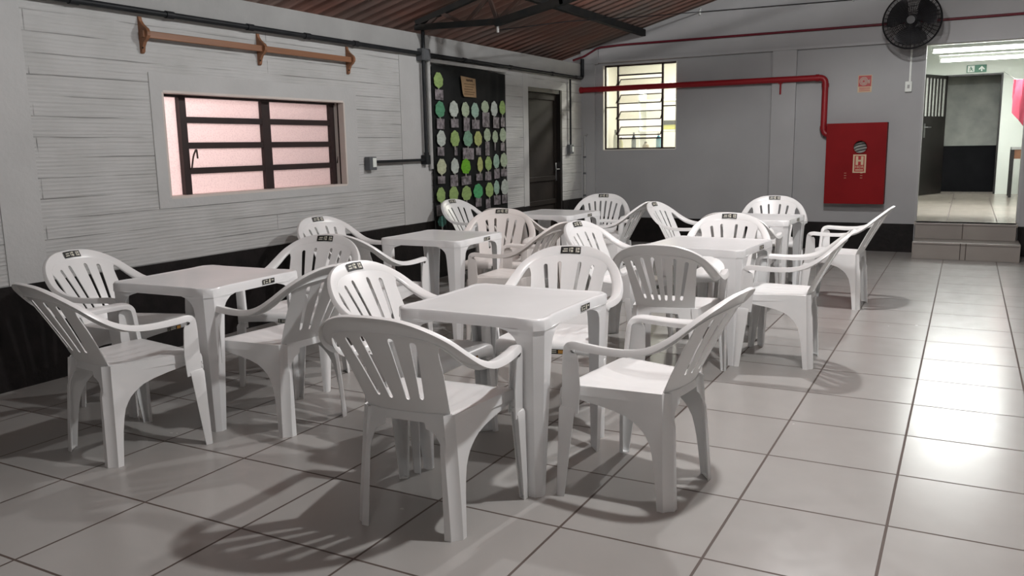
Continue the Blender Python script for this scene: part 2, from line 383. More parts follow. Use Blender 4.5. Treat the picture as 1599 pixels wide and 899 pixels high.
# ------------------------------------------------------------------ left window (window_1): dark steel frame, eight rippled panes
wx = WX-.118
bm = bmesh.new()
def hb(y0, y1, z, hgt=.042, dx=.02): box(bm, (wx-dx, y0, z-hgt/2), (wx+dx, y1, z+hgt/2))
ya, yc, yb = 1.12, 1.90, 2.665
box(bm, (wx-.02, .89, 1.675), (wx+.03, 2.70, 1.70))
for y, wd in ((ya, .055), (yc, .085), (yb, .055)): box(bm, (wx-.02, y-wd/2, 1.012), (wx+.022, y+wd/2, 1.69))
box(bm, (wx+.055, 2.694, 1.012), (wx+.068, 2.71, 1.69))
for a, b, sg in ((ya, yc, -1), (yc, yb, 1)):
    for z in (1.525, 1.35, 1.175): hb(a, b, z)
w1 = struct('window_1', bm, MT['winframe'])
bm = bmesh.new()
for a, b in ((ya, yc), (yc, yb)):
    for z0, z1 in ((1.015, 1.16), (1.19, 1.335), (1.365, 1.51), (1.54, 1.68)): box(bm, (wx-.012, a+.01, z0), (wx-.007, b-.01, z1))
g = obj('glass_panes', bm, MT['pinkglass'], w1); g['label'] = 'rippled pinkish glass panes'
bm = bmesh.new()
for yy, s in ((ya+.03, 1), (yb+.03, 1)):
    tube(bm, arc_pts([(wx+.03, yy, 1.19), (wx+.045, yy+.01, 1.28), (wx+.04, yy+.045*s, 1.33), (wx+.04, yy+.05*s, 1.26)], .02), .006, 6)
obj('latch', bm, MT['rust'], w1, smooth=50)
bm = bmesh.new(); box(bm, (wx-.02, .90, 1.012), (wx-.015, ya, 1.68)); box(bm, (wx-.02, yb, 1.012), (wx-.015, 2.695, 1.68))
obj('side_pane', bm, MT['pinkglass'], w1)
# pink wall outside
bm = bmesh.new(); box(bm, (-7.6, -1.5, 0), (-7.5, 5.2, 3)); struct('wall_outside', bm, MT['outside'])
bm = bmesh.new(); box(bm, (-7.6, -1.5, -.05), (-4.66, 5.2, 0)); struct('floor_outside', bm, MT['concrete'])
# ------------------------------------------------------------------ dark door in the left wall (door_1)
bm = bmesh.new()
box(bm, (WX-.12, D1[0], 0), (WX-.03, D1[0]+.05, 2.0)); box(bm, (WX-.12, D1[1]-.05, 0), (WX-.0, D1[1], 2.0)); box(bm, (WX-.12, D1[0], 1.95), (WX-.01, D1[1], 2.0))
d1 = struct('door_1', bm, MT['doorblack'])
bm = bmesh.new(); y0, y1 = D1[0]+.05, D1[1]-.05
box(bm, (WX-.09, y0, .01), (WX-.07, y1, 1.95), mi=0)
for a, b in ((.01, .09), (.56, .62), (.86, .92), (1.87, 1.95)): box(bm, (WX-.09, y0, a), (WX-.052, y1, b), .004)
for a, b in ((y0, y0+.06), (y1-.06, y1)): box(bm, (WX-.09, a, .01), (WX-.054, b, 1.95), .004)
dl = obj('door_leaf', bm, MT['doorpanel'], d1)
bm = bmesh.new(); box(bm, (WX-.052, y1-.055, .85), (WX-.044, y1-.015, 1.08), .003)
tube(bm, arc_pts([(WX-.045, y1-.035, 1.0), (WX-.0, y1-.035, 1.0), (WX-.0, y1-.14, 1.0)], .015), .008, 8)
obj('door_handle', bm, MT['chrome'], dl, smooth=50)
bm = bmesh.new()
for z in (1.72, .95, .25): tube(bm, [(WX-.03, D1[0]+.045, z-.05), (WX-.03, D1[0]+.045, z+.05)], .011, 8)
obj('hinge', bm, MT['steel'], dl, smooth=50)
bm = bmesh.new(); box(bm, (WX-.3, D1[0]-.3, 0), (WX-.17, D1[1]+.3, 2.3)); struct('wall_behind_door', bm, MT['concrete'])

# ------------------------------------------------------------------ back window (window_2): pivoting panes in the middle, fixed sides
wy = WY+.06
bm = bmesh.new()
for x, wd in ((-4.18, .022), (-4.0, .022), (-3.385, .024), (-3.195, .016)): box(bm, (x-wd/2, wy-.015, 1.237), (x+wd/2, wy+.015, 2.335))
for z in (1.244, 2.328): box(bm, (-4.185, wy-.015, z-.01), (-3.19, wy+.015, z+.01))
box(bm, (-4.18, wy-.012, 1.785), (-4.0, wy+.012, 1.80)); box(bm, (-3.385, wy-.012, 1.78), (-3.195, wy+.012, 1.795))
for z in (2.205, 1.378): box(bm, (-4.0, wy-.014, z-.009), (-3.385, wy+.014, z+.009))
w2 = struct('window_2', bm, MT['winframe'])
bm = bmesh.new()
for x0, x1 in ((-4.175, -4.005), (-3.375, -3.2)):
    for z0, z1 in ((1.25, 1.785), (1.80, 2.32)): box(bm, (x0, wy-.002, z0), (x1, wy+.002, z1))
box(bm, (-3.995, wy-.002, 2.215), (-3.39, wy+.002, 2.32)); box(bm, (-3.995, wy-.002, 1.25), (-3.39, wy+.002, 1.37))
obj('fixed_pane', bm, MT['glass'], w2)
for zt, zb in ((2.155, 2.04), (1.951, 1.834), (1.734, 1.623), (1.53, 1.422)):
    lean = .055
    bm = bmesh.new(); x0, x1 = -3.985, -3.395
    def ly(t): return wy + lean - 2*lean*t   # top leans out, bottom leans into the hall
    P = lambda x, t: (x, ly(t), lerp(zt, zb, t))
    for t in (0, 1): tube(bm, [P(x0, t), P(x1, t)], .008, 6)
    for x in (x0, x1): tube(bm, [P(x, 0), P(x, 1)], .008, 6)
    lv = obj('pivot_frame', bm, MT['winframe'], w2)
    bm = bmesh.new(); grid(bm, [[P(x0, 0), P(x1, 0)], [P(x0, 1), P(x1, 1)]]); thicken(bm, .003)
    obj('pivot_pane', bm, MT['glass'], lv)
bm = bmesh.new(); tube(bm, [(-4.0+.0, wy-.04, 2.15), (-4.0, wy-.05, 1.42)], .005, 6)
for z in (2.08, 1.86, 1.65, 1.45): tube(bm, [(-4.0, wy-.02, z+.04), (-4.01, wy-.06, z-.02)], .006, 6)
obj('pivot_lever', bm, MT['winframe'], w2)
# pale line of the reveal
bm = bmesh.new()
for a, b in (((W2[0]-.01, WY-.003, W2[2]), (W2[0]+.004, WY+.155, W2[3])), ((W2[1]-.004, WY-.003, W2[2]), (W2[1]+.008, WY+.155, W2[3])), ((W2[0], WY-.003, W2[2]-.008), (W2[1], WY+.155, W2[2]+.004))): box(bm, a, b)
struct('trim_6', bm, MT['cream_in'])
# pantry room behind it
bm = bmesh.new()
box(bm, (-4.9, 9.9, 0), (-1.9, 10.0, 2.8)); box(bm, (-4.9, 7.9, 0), (-4.8, 10, 2.8)); box(bm, (-2.0, 7.9, 0), (-1.9, 10, 2.8))
struct('wall_pantry', bm, MT['cream_in'])
bm = bmesh.new(); box(bm, (-4.9, 7.89, 2.75), (-1.9, 10, 2.8)); struct('ceiling_pantry', bm, MT['cream_in'])
bm = bmesh.new(); box(bm, (-4.9, 7.89, -.05), (-1.9, 10, 0)); struct('floor_pantry', bm, MT['floor_in'])
sh = bmesh.new(); box(sh, (-4.2, 7.91, 1.17), (-3.1, 8.14, 1.2), .004); box(sh, (-4.15, 7.93, 1.0), (-4.12, 8.10, 1.17)); box(sh, (-3.2, 7.93, 1.0), (-3.17, 8.10, 1.17))
tag(obj('sill_shelf', sh, MT['cream_in']), 'cream shelf just behind the louvred window', 'shelf')
def bottle(x, y, z, h, r, col, capc, label):
    t = thing('bottle', label, 'bottle', (x, y, z), 0, 'bottles behind the louvred window')
    bm = bmesh.new(); tube(bm, [(0, 0, 0), (0, 0, h*.62), (0, 0, h*.75), (0, 0, h*.84)], [r, r, r*.75, r*.4], 12)
    obj('bottle_body', bm, noisy('bottle_plastic', col, tuple(c*.9 for c in col), 6, .35), t, smooth=50)
    bm = bmesh.new(); tube(bm, [(0, 0, h*.84), (0, 0, h)], [r*.45, r*.4], 10); obj('cap', bm, noisy('bottle_cap', capc, capc, 6, .4), t, smooth=50)
bottle(-3.86, 8.02, 1.20, .26, .032, (.05, .07, .09), (.02, .03, .05), 'dark slim bottle behind the louvred window, left of the blue one')
bottle(-3.51, 8.02, 1.20, .25, .034, (.06, .25, .34), (.5, .5, .5), 'blue bottle behind the louvred window')
bottle(-4.12, 8.00, 1.20, .30, .030, (.40, .40, .34), (.04, .04, .04), 'pale bottle with black cap at the left edge of the louvred window')
bottle(-4.06, 8.06, 1.20, .20, .030, (.42, .40, .22), (.3, .3, .3), 'short yellowish bottle beside the pale one in the louvred window')
bottle(-3.70, 8.05, 1.20, .13, .045, (.24, .18, .10), (.15, .1, .06), 'squat brown jar low behind the louvred window')
ct = thing('storage_box', 'dark box with a yellow band on the pantry rack seen through the louvred window', 'box', (-3.66, 9.0, 1.50))
bm = bmesh.new(); box(bm, (-.1, -.08, 0), (.1, .08, .07), .005); obj('box_body', bm, noisy('olive_box', (.42, .40, .10), (.38, .36, .08), 6, .5), ct)
bm = bmesh.new(); box(bm, (-.105, -.085, .07), (.105, .085, .13), .005); obj('lid', bm, MT['black'], ct)
rk = thing('storage_rack', 'pale rack of shelves in the pantry behind the louvred window', 'rack', (-3.75, 9.0, 0))
for z in (1.47, 1.90):
    bm = bmesh.new(); box(bm, (-.35, -.15, z), (.35, .15, z+.025), .003); obj('shelf_board', bm, MT['signwhite'], rk)
for x in (-.34, .34):
    bm = bmesh.new(); box(bm, (x-.012, -.15, 0), (x+.012, .15, 2.1)); obj('upright', bm, MT['signwhite'], rk)

# ------------------------------------------------------------------ raised corridor beyond the opening
FZ = .365
bm = bmesh.new(); box(bm, (-1.8, WY-.22, FZ-.03), (3.2, 15.5, FZ)); cf = bm
# keep the corridor floor inside the opening where it crosses the wall
bm.free(); bm = bmesh.new(); box(bm, (OP[0], WY-.17, FZ-.03), (OP[1], WY+.15, FZ)); box(bm, (-1.6, WY+.15, FZ-.03), (2.4, 14.2, FZ)); struct('floor_corridor', bm, MT['floor_in'])
bm = bmesh.new(); box(bm, (-1.7, WY+.15, 0), (-1.6, 14.2, 3)); box(bm, (2.4, WY+.15, 0), (2.5, 14.2, 3)); struct('wall_corridor_sides', bm, MT['white_in'])
bm = bmesh.new(); box(bm, (-1.7, WY+.15, 2.9), (2.5, 14.3, 3.0)); struct('ceiling_corridor', bm, MT['white_in'])
PY = 13.3
bm = bmesh.new(); slab_y(bm, PY, PY+.14, -1.7, 2.5, FZ, 3.0, [(-.60, .60, FZ, 2.33)]); struct('wall_corridor_end', bm, MT['white_in'])
bm = bmesh.new(); box(bm, (-1.2, PY+.60, 0), (1.2, PY+.7, 3.0)); struct('wall_passage', bm, MT['concrete'])
bm = bmesh.new(); box(bm, (-1.2, PY+.585, 0), (1.2, PY+.60, 1.165)); struct('baseboard_passage', bm, MT['passage_paint'])
bm = bmesh.new(); box(bm, (.575, PY-.01, FZ), (.60, PY+.15, 2.33)); box(bm, (-.60, PY-.012, 2.32), (.60, PY+.15, 2.345)); struct('trim_7', bm, MT['doorblack'])
bm = bmesh.new(); box(bm, (-1.2, PY+.14, 2.45), (1.2, PY+.7, 2.5)); struct('ceiling_passage', bm, MT['concrete'])
# steps: two courses of tiles with dark joints
def step(name, x0, x1, y0, y1, z0, z1, joints):
    bm = bmesh.new(); box(bm, (x0, y0, z0), (x1, y1, z1), .004)
    o = struct(name, bm, MT['step'])
    bm = bmesh.new()
    for j in joints: box(bm, (j-.004, y0-.0015, z0+.004), (j+.004, y0+.01, z1-.003))
    box(bm, (x0+.01, y0-.0015, z1-.026), (x1-.01, y0+.01, z1-.021)); obj('joint', bm, MT['grout'], o)
step('trim_8', -.315, .712, 7.19, WY, 0, .186, (.155, .208))
step('trim_9', OP[0]+.012, .69-.012, 7.55, WY+.01, .186, FZ, (.165,))
# corridor door: black steel leaf with barred glass top, standing open
dd = thing('door_2', 'black metal door with a barred glass top standing open in the corridor', 'door', (-.225, PY-.02, FZ), math.radians(180+66))
dd['kind'] = 'structure'
del dd['label']; del dd['category']
LW = .78
bm = bmesh.new(); box(bm, (0, -.02, .01), (LW, .02, 1.30), .003); box(bm, (0, -.02, 1.30), (.05, .02, 1.96)); box(bm, (LW-.05, -.02, 1.30), (LW, .02, 1.96)); box(bm, (0, -.02, 1.92), (LW, .02, 1.97))
obj('door_leaf', bm, MT['doorblack'], dd)
for k in range(1, 6):
    bm = bmesh.new(); x = .05+(LW-.1)*k/6; box(bm, (x-.014, -.018, 1.30), (x+.014, .018, 1.92)); obj('glazing_bar', bm, MT['doorblack'], dd)
bm = bmesh.new(); box(bm, (.05, -.003, 1.30), (LW-.05, .003, 1.92)); obj('glass_pane', bm, MT['glass'], dd)
bm = bmesh.new()
for s in (-1, 1):
    box(bm, (LW-.09, s*.02, .95), (LW-.05, s*.028, 1.18)); tube(bm, arc_pts([(LW-.07, s*.02, 1.12), (LW-.07, s*.07, 1.12), (LW-.19, s*.07, 1.12)], .02), .01, 8)
obj('door_handle', bm, MT['chrome'], dd, smooth=50)

def tube_lamp(name, x0, x1, y, z, label, vertical=False, lit=True, axis='x'):
    t = thing(name, label, 'lamp', ((x0+x1)/2, y, z), 0 if axis == 'x' else math.pi/2)
    h = (x1-x0)/2
    bm = bmesh.new(); box(bm, (-h-.03, -.06, .02), (h+.03, .06, .07), .006); obj('housing', bm, MT['signwhite'], t)
    for dy in (-.04, .04):
        bm = bmesh.new(); tube(bm, [(-h, dy, -.002), (h, dy, -.002)], .019, 10); obj('lamp_tube', bm, MT['white_emit'], t, smooth=60)
        bm = bmesh.new()
        for s in (-1, 1): box(bm, (s*h, dy-.017, -.02), (s*(h+.02), dy+.017, .025))
        obj('lamp_holder', bm, MT['signwhite'], t)
    return t
tube_lamp('fluorescent_lamp', -.30, 1.2, 9.2, 2.385, 'lit twin tube lamp high in the corridor, nearer and higher of two')
tube_lamp('fluorescent_lamp', -.28, 1.2, 11.6, 2.455, 'lit twin tube lamp in the corridor right above the exit sign')
for (x, y, p, c), wh in zip(HALL_LAMPS, ('over the front tables', 'over the back tables', 'behind the camera, added as fill light')):
    t = thing('pendant_bulb', 'bare white bulb hanging on a cord ' + wh, 'lamp', (x, y, LAMP_H))
    bm = bmesh.new(); tube(bm, [(0, 0, .062), (0, 0, .075), (0, 0, .13)], [.018, .022, .018], 12); obj('lamp_socket', bm, MT['signwhite'], t, smooth=50)
    bm = bmesh.new(); tube(bm, [(0, 0, .13), (0, 0, roof_z(x)-LAMP_H+.0)], .004, 6); obj('cord', bm, MT['conduit'], t)
    bm = bmesh.new(); tube(bm, [(0, 0, .062), (0, 0, .057), (0, 0, .0571)], [.02, .02, .001], 12); obj('bulb_base', bm, MT['pvc'], t)
# exit sign
es = thing('exit_sign', 'small green exit sign with running figure and arrow above the corridor end', 'sign', (.203, PY-.012, 2.43))
bm = bmesh.new(); box(bm, (-.145, -.006, -.06), (.145, .006, .06), .002); obj('sign_plate', bm, MT['green'], es)
bm = bmesh.new(); box(bm, (-.13, -.009, -.05), (-.03, -.006, .05)); obj('door_pictogram', bm, MT['signwhite'], es)
bm = bmesh.new()
tube(bm, [(-.085, -.012, .027), (-.085, -.009, .027)], .010, 10)
for a, b in (((-.083, .015), (-.075, -.012)), ((-.075, -.012), (-.055, -.022)), ((-.055, -.022), (-.055, -.042)), ((-.077, -.012), (-.095, -.03)), ((-.095, -.03), (-.115, -.032)), ((-.08, .012), (-.06, 0)), ((-.08, .012), (-.10, .004)), ((-.10, .004), (-.105, -.012))):
    tube(bm, [(a[0], -.0105, a[1]), (b[0], -.0105, b[1])], .0055, 6)
obj('running_figure', bm, MT['green'], es)
bm = bmesh.new(); prism(bm, [(.065, -.045), (.085, -.045), (.085, .0), (.11, -.022), (.12, -.008), (.075, .042), (.03, -.008), (.04, -.022), (.065, 0)], -.009, -.006, 'y'); obj('arrow', bm, MT['signwhite'], es)
# pink cloth and small desk at the right of the corridor
bm = bmesh.new(); rows = []
for i in range(9):
    v = i/8; z = lerp(2.15, 1.5+.1, v); rows.append([(.70+.20*u + (.015 if v > .5 else 0)*v, 12.0+.05*math.sin(u*7+v*2), z - .16*u*v*v*1.2 + .06*(1-u)*v) for u in (0, .15, .3, .45, .6, .75, .9, 1)])
grid(bm, rows); thicken(bm, .006); pc = tag(obj('hanging_cloth', bm, MT['pinkcloth'], smooth=60), 'pink cloth hanging from a line at the right of the corridor', 'cloth')
bm = bmesh.new(); tube(bm, [(.60, 13.28, 2.36), (.72, 12.0, 2.16), (.90, 11.95, 2.14), (1.9, 11.6, 2.22)], .004, 6); tag(obj('clothes_line', bm, MT['pvc']), 'thin line holding up the pink cloth in the corridor', 'line')
dk = thing('side_table', 'small dark wooden table at the right edge of the corridor', 'table', (.98, 12.6, FZ))
bm = bmesh.new(); box(bm, (-.22, -.25, .74), (.22, .25, .78), .006); obj('tabletop', bm, MT['pvc'], dk)
bm = bmesh.new(); box(bm, (-.20, -.23, .60), (.20, .23, .74)); obj('apron', bm, MT['wood'], dk)
for sx in (-1, 1):
    for sy in (-1, 1):
        bm = bmesh.new(); box(bm, (sx*.20-.02, sy*.23-.02, 0), (sx*.20+.02, sy*.23+.02, .74)); obj('leg', bm, MT['doorblack'], dk)

# ------------------------------------------------------------------ fire-fighting things on the back wall
pp = thing('fire_main_pipe', 'thick red pipe running along the back wall and down to the red hose cabinet', 'pipe', (-3, WY-.08, 2.03))
r = .036; Y = 0
bm = bmesh.new(); tube(bm, arc_pts([(-1.52, 0, 0), (1.64, 0, 0), (1.64, 0, -.66), (1.80, 0, -.66)], .075, 8), r, 16); obj('pipe_run', bm, MT['red'], pp, smooth=50)
bm = bmesh.new()
for pts in ([(1.53, 0, 0), (1.57, 0, 0)], [(1.64, 0, -.11), (1.64, 0, -.07)], [(1.64, 0, -.60), (1.64, 0, -.56)], [(-1.52, 0, 0), (-1.46, 0, 0)]): tube(bm, pts, r+.006, 16)
obj('coupling', bm, MT['red'], pp, smooth=50)
bm = bmesh.new(); tube(bm, [(1.125, .02, -.03), (1.125, .02, -.17)], .011, 8); box(bm, (1.10, .0, -.045), (1.15, .075, -.03)); obj('pipe_bracket', bm, MT['red'], pp)
cb = thing('hose_cabinet', 'red metal fire hose cabinet with round window mounted on the back wall', 'cabinet', (-.985, WY, 1.03))
cw, chh, cd = .325, .465, .16
bm = bmesh.new()
box(bm, (-cw, -cd, -chh), (-cw+.012, 0, chh)); box(bm, (cw-.012, -cd, -chh), (cw, 0, chh)); box(bm, (-cw, -cd, chh-.012), (cw, 0, chh)); box(bm, (-cw, -cd, -chh), (cw, 0, -chh+.012)); box(bm, (-cw, -.012, -chh), (cw, 0, chh))
obj('cabinet_body', bm, MT['redcab'], cb)
# door with a round hole
bm = bmesh.new(); hx, hz, hr = .05, .19, .073
seg = 48; inner = [(hx+hr*math.cos(2*math.pi*k/seg), hz+hr*math.sin(2*math.pi*k/seg)) for k in range(seg)]
def edge_pt(k):
    a = 2*math.pi*k/seg; dx, dz = math.cos(a), math.sin(a); t = 1e9
    if dx > 1e-6: t = min(t, (cw-hx)/dx)
    if dx < -1e-6: t = min(t, (-cw-hx)/dx)
    if dz > 1e-6: t = min(t, (chh-hz)/dz)
    if dz < -1e-6: t = min(t, (-chh-hz)/dz)
    return (hx+dx*t, hz+dz*t)
outer = [edge_pt(k) for k in range(seg)]
corners = [(cw, chh), (-cw, chh), (-cw, -chh), (cw, -chh)]
for k in range(seg):
    j = (k+1) % seg; a, b = outer[k], outer[j]; vs = [inner[k], a]
    if abs(a[0]-b[0]) > 1e-4 and abs(a[1]-b[1]) > 1e-4:
        c = min(corners, key=lambda c: (c[0]-(a[0]+b[0])/2)**2+(c[1]-(a[1]+b[1])/2)**2); vs.append(c)
    vs += [b, inner[j]]
    bm.faces.new([bm.verts.new((x, -cd-.012, z)) for x, z in vs])
thicken(bm, .01); cdoor = obj('cabinet_door', bm, MT['redcab'], cb)
bm = bmesh.new(); pr = [(hx+hr*1.02*math.cos(2*math.pi*k/32), -cd-.014, hz+hr*1.02*math.sin(2*math.pi*k/32)) for k in range(33)]; tube(bm, pr, .005, 6, caps=False); obj('window_rim', bm, MT['redcab'], cdoor, smooth=60)
bm = bmesh.new()
for k in range(3):
    for x in (-.10, .075): box(bm, (x-.012, -cd-.014, -.11-.028*k), (x+.012, -cd-.0125, -.106-.028*k))
obj('vent_slot', bm, MT['signcream'], cdoor)
bm = bmesh.new()
for k in range(6):
    tube(bm, [(hx-.12, -.09-.01*k, hz-.11+.035*k), (hx-.04, -.10, hz-.065+.035*k), (hx+.05, -.105, hz-.045+.035*k), (hx+.13, -.10, hz-.05+.035*k)], .014, 8)
obj('coiled_hose', bm, MT['hose'], cb, smooth=50)
bm = bmesh.new(); box(bm, (-cw+.02, -.02, -chh+.02), (cw-.02, -.014, chh-.02)); obj('back_panel', bm, MT['cavity'], cb)
# H plate
hp = bmesh.new(); box(hp, (-.021, -cd-.0155, -.105), (.120, -cd-.012, .105)); plate = obj('hydrant_plate', hp, MT['signcream'], cdoor); plate['label'] = 'cream and red hydrant plate with a big H'
bm = bmesh.new(); box(bm, (-.004, -cd-.0165, -.09), (.103, -cd-.015, .09)); obj('plate_panel', bm, MT['signred'], plate) if False else None
pb = obj('plate_panel', bm, MT['signred']); pb.parent = cdoor
bm = bmesh.new()
def rect(x0, x1, z0, z1): box(bm, (x0, -cd-.018, z0), (x1, -cd-.016, z1))
rect(.008, .035, -.015, .083); rect(.065, .092, -.015, .083); rect(.035, .065, .024, .044)
obj('letter_h', bm, MT['signcream']).parent = cdoor
def text(name, body, size, loc, rot, mat, parent=None, ext=.0005, ax='CENTER'):
    cu = bpy.data.curves.new(name, 'FONT'); cu.body = body; cu.size = size; cu.extrude = ext; cu.align_x = ax; cu.align_y = 'CENTER'; cu.resolution_u = 2
    tmp = bpy.data.objects.new('tmp', cu); COL.objects.link(tmp)
    dg = bpy.context.evaluated_depsgraph_get(); me = bpy.data.meshes.new_from_object(tmp.evaluated_get(dg)); bpy.data.objects.remove(tmp)
    me.transform(Matrix.Translation(loc) @ Matrix.Rotation(rot[2], 4, 'Z') @ Matrix.Rotation(rot[0], 4, 'X'))
    me.materials.clear(); return link(name, me, parent, [mat])
text('plate_lettering', 'HIDR', .042, (.05, -cd-.018, -.040), (math.pi/2, 0, 0), MT['signcream'], cdoor)
bm = bmesh.new(); rect(.008, .092, -.078, -.066); obj('plate_bar', bm, MT['signcream'], cdoor)

# red hydrant sign and its text strip
sg = thing('fire_sign', 'small red and white fire equipment sign above the hose cabinet', 'sign', (-.938, WY, 1.942))
bm = bmesh.new(); box(bm, (-.076, -.006, -.098), (.076, 0, .098), .001); obj('sign_plate', bm, MT['signcream'], sg)
bm = bmesh.new(); box(bm, (-.068, -.008, -.032), (.068, -.006, .09)); obj('red_field', bm, MT['signred'], sg)
bm = bmesh.new()
for rr in (.044, .030, .017): tube(bm, [(-.012+rr*math.cos(2*math.pi*k/24), -.0095, .028+rr*math.sin(2*math.pi*k/24)) for k in range(25)], .004, 6, caps=False)
tube(bm, [(.032, -.0095, .028), (.05, -.0095, .045), (.045, -.0095, .0)], .006, 6)
obj('hose_pictogram', bm, MT['mark'], sg)
bm = bmesh.new()
for z in (-.048, -.063, -.080): box(bm, (-.060, -.008, z-.004), (.060, -.006, z+.003))
obj('printed_line', bm, MT['signred'], sg)

# thin wine-red pipe along the beam, bending up under the roof at the left end
bm = bmesh.new(); tube(bm, arc_pts([(-4.47, WY-.35, 2.40), (-4.44, WY-.06, 2.47), (-4.25, WY-.045, 2.57), (-3.9, WY-.045, 2.585), (3.5, WY-.045, 2.585)], .06), .014, 10)
tag(obj('thin_pipe', bm, MT['red2'], smooth=50), 'thin wine-red pipe crossing the beam above the louvred window', 'pipe')
# overhead wire
wr = thing('overhead_wire', 'thin dark wire strung from the roof truss to small white insulators on the back wall', 'wire', (0, 0, 0))
bm = bmesh.new(); tube(bm, [(-3.61, 3.82, 2.33), (-3.45, 5.0, 2.53), (-3.2, 6.4, 2.72), (-2.88, WY-.06, 2.905)], .005, 6); tube(bm, [(-2.88, WY-.06, 2.905), (-1.1, WY-.05, 2.885), (1.2, WY-.05, 2.87), (3.5, WY-.05, 2.86)], .005, 6)
obj('wire', bm, MT['conduit'], wr)
for x in (-2.88, -1.1): 
    bm = bmesh.new(); tube(bm, [(x, WY-.022, 2.95), (x, WY-.05, 2.93), (x, WY-.05, 2.87)], .012, 8); obj('insulator', bm, MT['signwhite'], wr)
bm = bmesh.new(); tube(bm, [(-3.61, 3.82, 2.39), (-3.61, 3.82, 2.31)], .012, 8); obj('insulator', bm, MT['pvc'], wr)

# wall fan
fn = thing('wall_fan', 'black round cage fan mounted high on the back wall beside the corridor opening', 'fan', (-.452, 7.27, 2.55), math.radians(-4))
FR = .29
bm = bmesh.new()
def ring(bm, rr, y, t, seg=40): tube(bm, [(rr*math.cos(2*math.pi*k/seg), y, rr*math.sin(2*math.pi*k/seg)) for k in range(seg+1)], t, 6, caps=False)
ring(bm, FR, 0, .009)
for i, rr in enumerate((.045, .062, .08, .098, .115, .132, .15, .167, .185, .20, .215, .23, .245, .258, .27, .281)): ring(bm, rr, -.085*math.cos(rr/FR*math.pi/2)**.7, .0028)
for i, rr in enumerate((.10, .16, .21, .25)): ring(bm, rr, .085*math.cos(rr/FR*math.pi/2)**.7, .0028)
for k in range(40):
    a = 2*math.pi*k/40
    for s in (-1, 1): tube(bm, [(rr*math.cos(a), s*.085*math.cos(rr/FR*math.pi/2)**.7, rr*math.sin(a)) for rr in (.04, .1, .16, .22, .26, FR)], .0022, 4)
obj('cage', bm, MT['fan'], fn, smooth=60)
for k in range(3):
    bm = bmesh.new(); rows = []
    for i in range(7):
        rr = lerp(.05, .25, i/6); wdt = lerp(.40, .80, math.sin(i/6*math.pi*.75))
        rows.append([(rr*math.cos(2*math.pi*k/3+.5+u*wdt), (u*.05), rr*math.sin(2*math.pi*k/3+.5+u*wdt)) for u in (-1, -.5, 0, .5, 1)])
    grid(bm, rows); thicken(bm, .003); obj('fan_blade', bm, MT['blade'], fn, smooth=60)
bm = bmesh.new(); tube(bm, [(0, -.03, 0), (0, .02, 0)], .05, 20); tube(bm, [(0, -.092, 0), (0, -.08, 0)], .042, 20); obj('hub', bm, MT['fan'], fn, smooth=50)
bm = bmesh.new(); tube(bm, [(0, .05, 0), (0, .20, 0)], [.075, .06], 20); obj('motor', bm, MT['fan'], fn, smooth=50)
bm = bmesh.new(); tube(bm, arc_pts([(0, .15, -.02), (0, .30, -.12), (0, .44, -.12)], .05), .018, 10); box(bm, (-.05, .435, -.2), (.05, .452, -.02), .004); obj('wall_bracket', bm, MT['fan'], fn, smooth=50)
sw = thing('wall_switch', 'white fan switch on a white cable duct below the wall fan', 'switch', (-.475, WY, 1.885))
bm = bmesh.new(); box(bm, (-.036, -.045, -.058), (.036, 0, .058), .005); obj('switch_box', bm, MT['signwhite'], sw)
bm = bmesh.new(); box(bm, (-.012, -.05, -.02), (.012, -.045, .02), .002); obj('rocker', bm, MT['pvc'], sw)
bm = bmesh.new(); box(bm, (.0, -.018, .058), (.02, 0, .55)); obj('cable_duct', bm, MT['signwhite'], sw)

# slim grey water pipe low in the back left corner
t = thing('wall_pipe', 'slim grey pipe with elbow rising on the back wall near the left corner', 'pipe', (-4.445, WY-.05, 0))
bm = bmesh.new(); tube(bm, arc_pts([(0, 0, 0), (0, 0, 1.435), (.045, 0, 1.435)], .02), .013, 10); obj('pipe_run', bm, MT['pvc'], t, smooth=50)
for z in (.62, .92, 1.14):
    bm = bmesh.new(); tube(bm, [(0, 0, z-.012), (0, 0, z+.012)], .020, 10); obj('pipe_clamp', bm, MT['greybox'], t, smooth=50)

# ------------------------------------------------------------------ conduits and boxes on the left wall
cx = WX+.05
t = thing('long_conduit', 'long black conduit running along the top of the left wall', 'conduit', (cx, 0, 2.182))
bm = bmesh.new(); tube(bm, [(0, -6, 0), (0, 7.45, 0)], .019, 12); obj('conduit_run', bm, MT['conduit'], t, smooth=50)
for y in (-.65, .28, .95, 1.65, 2.25, 2.85, 4.6, 5.6, 6.7):
    bm = bmesh.new(); tube(bm, [(0, y-.03, 0), (0, y+.03, 0)], .0245, 12); obj('coupling', bm, MT['conduit'], t, smooth=50)
bm = bmesh.new(); tube(bm, arc_pts([(-.0, 7.4, 0), (0, 7.62, -.0), (.0, 7.62, .25)], .06), .024, 12); obj('elbow', bm, MT['conduit'], t, smooth=50)
t = thing('junction_box', 'grey square junction box on the left wall where the black conduits cross', 'box', (cx, 3.86, 2.175))
bm = bmesh.new(); box(bm, (-.045, -.065, -.055), (.035, .065, .055), .006); obj('box_body', bm, MT['greybox'], t)
bm = bmesh.new(); box(bm, (.035, -.058, -.048), (.041, .058, .048), .003); obj('cover', bm, MT['greybox'], t)
bm = bmesh.new(); tube(bm, [(cx, 3.85, 2.12), (cx, 3.85, 1.23)], .018, 12); tag(obj('drop_conduit', bm, MT['conduit'], smooth=50), 'black vertical conduit dropping beside the black banner', 'conduit')
bm = bmesh.new(); tube(bm, [(cx, 3.86, 2.23), (cx, 3.86, 2.42)], .017, 12); tag(obj('riser_conduit', bm, MT['conduit'], smooth=50), 'short black conduit rising from the grey junction box to the roof', 'conduit')
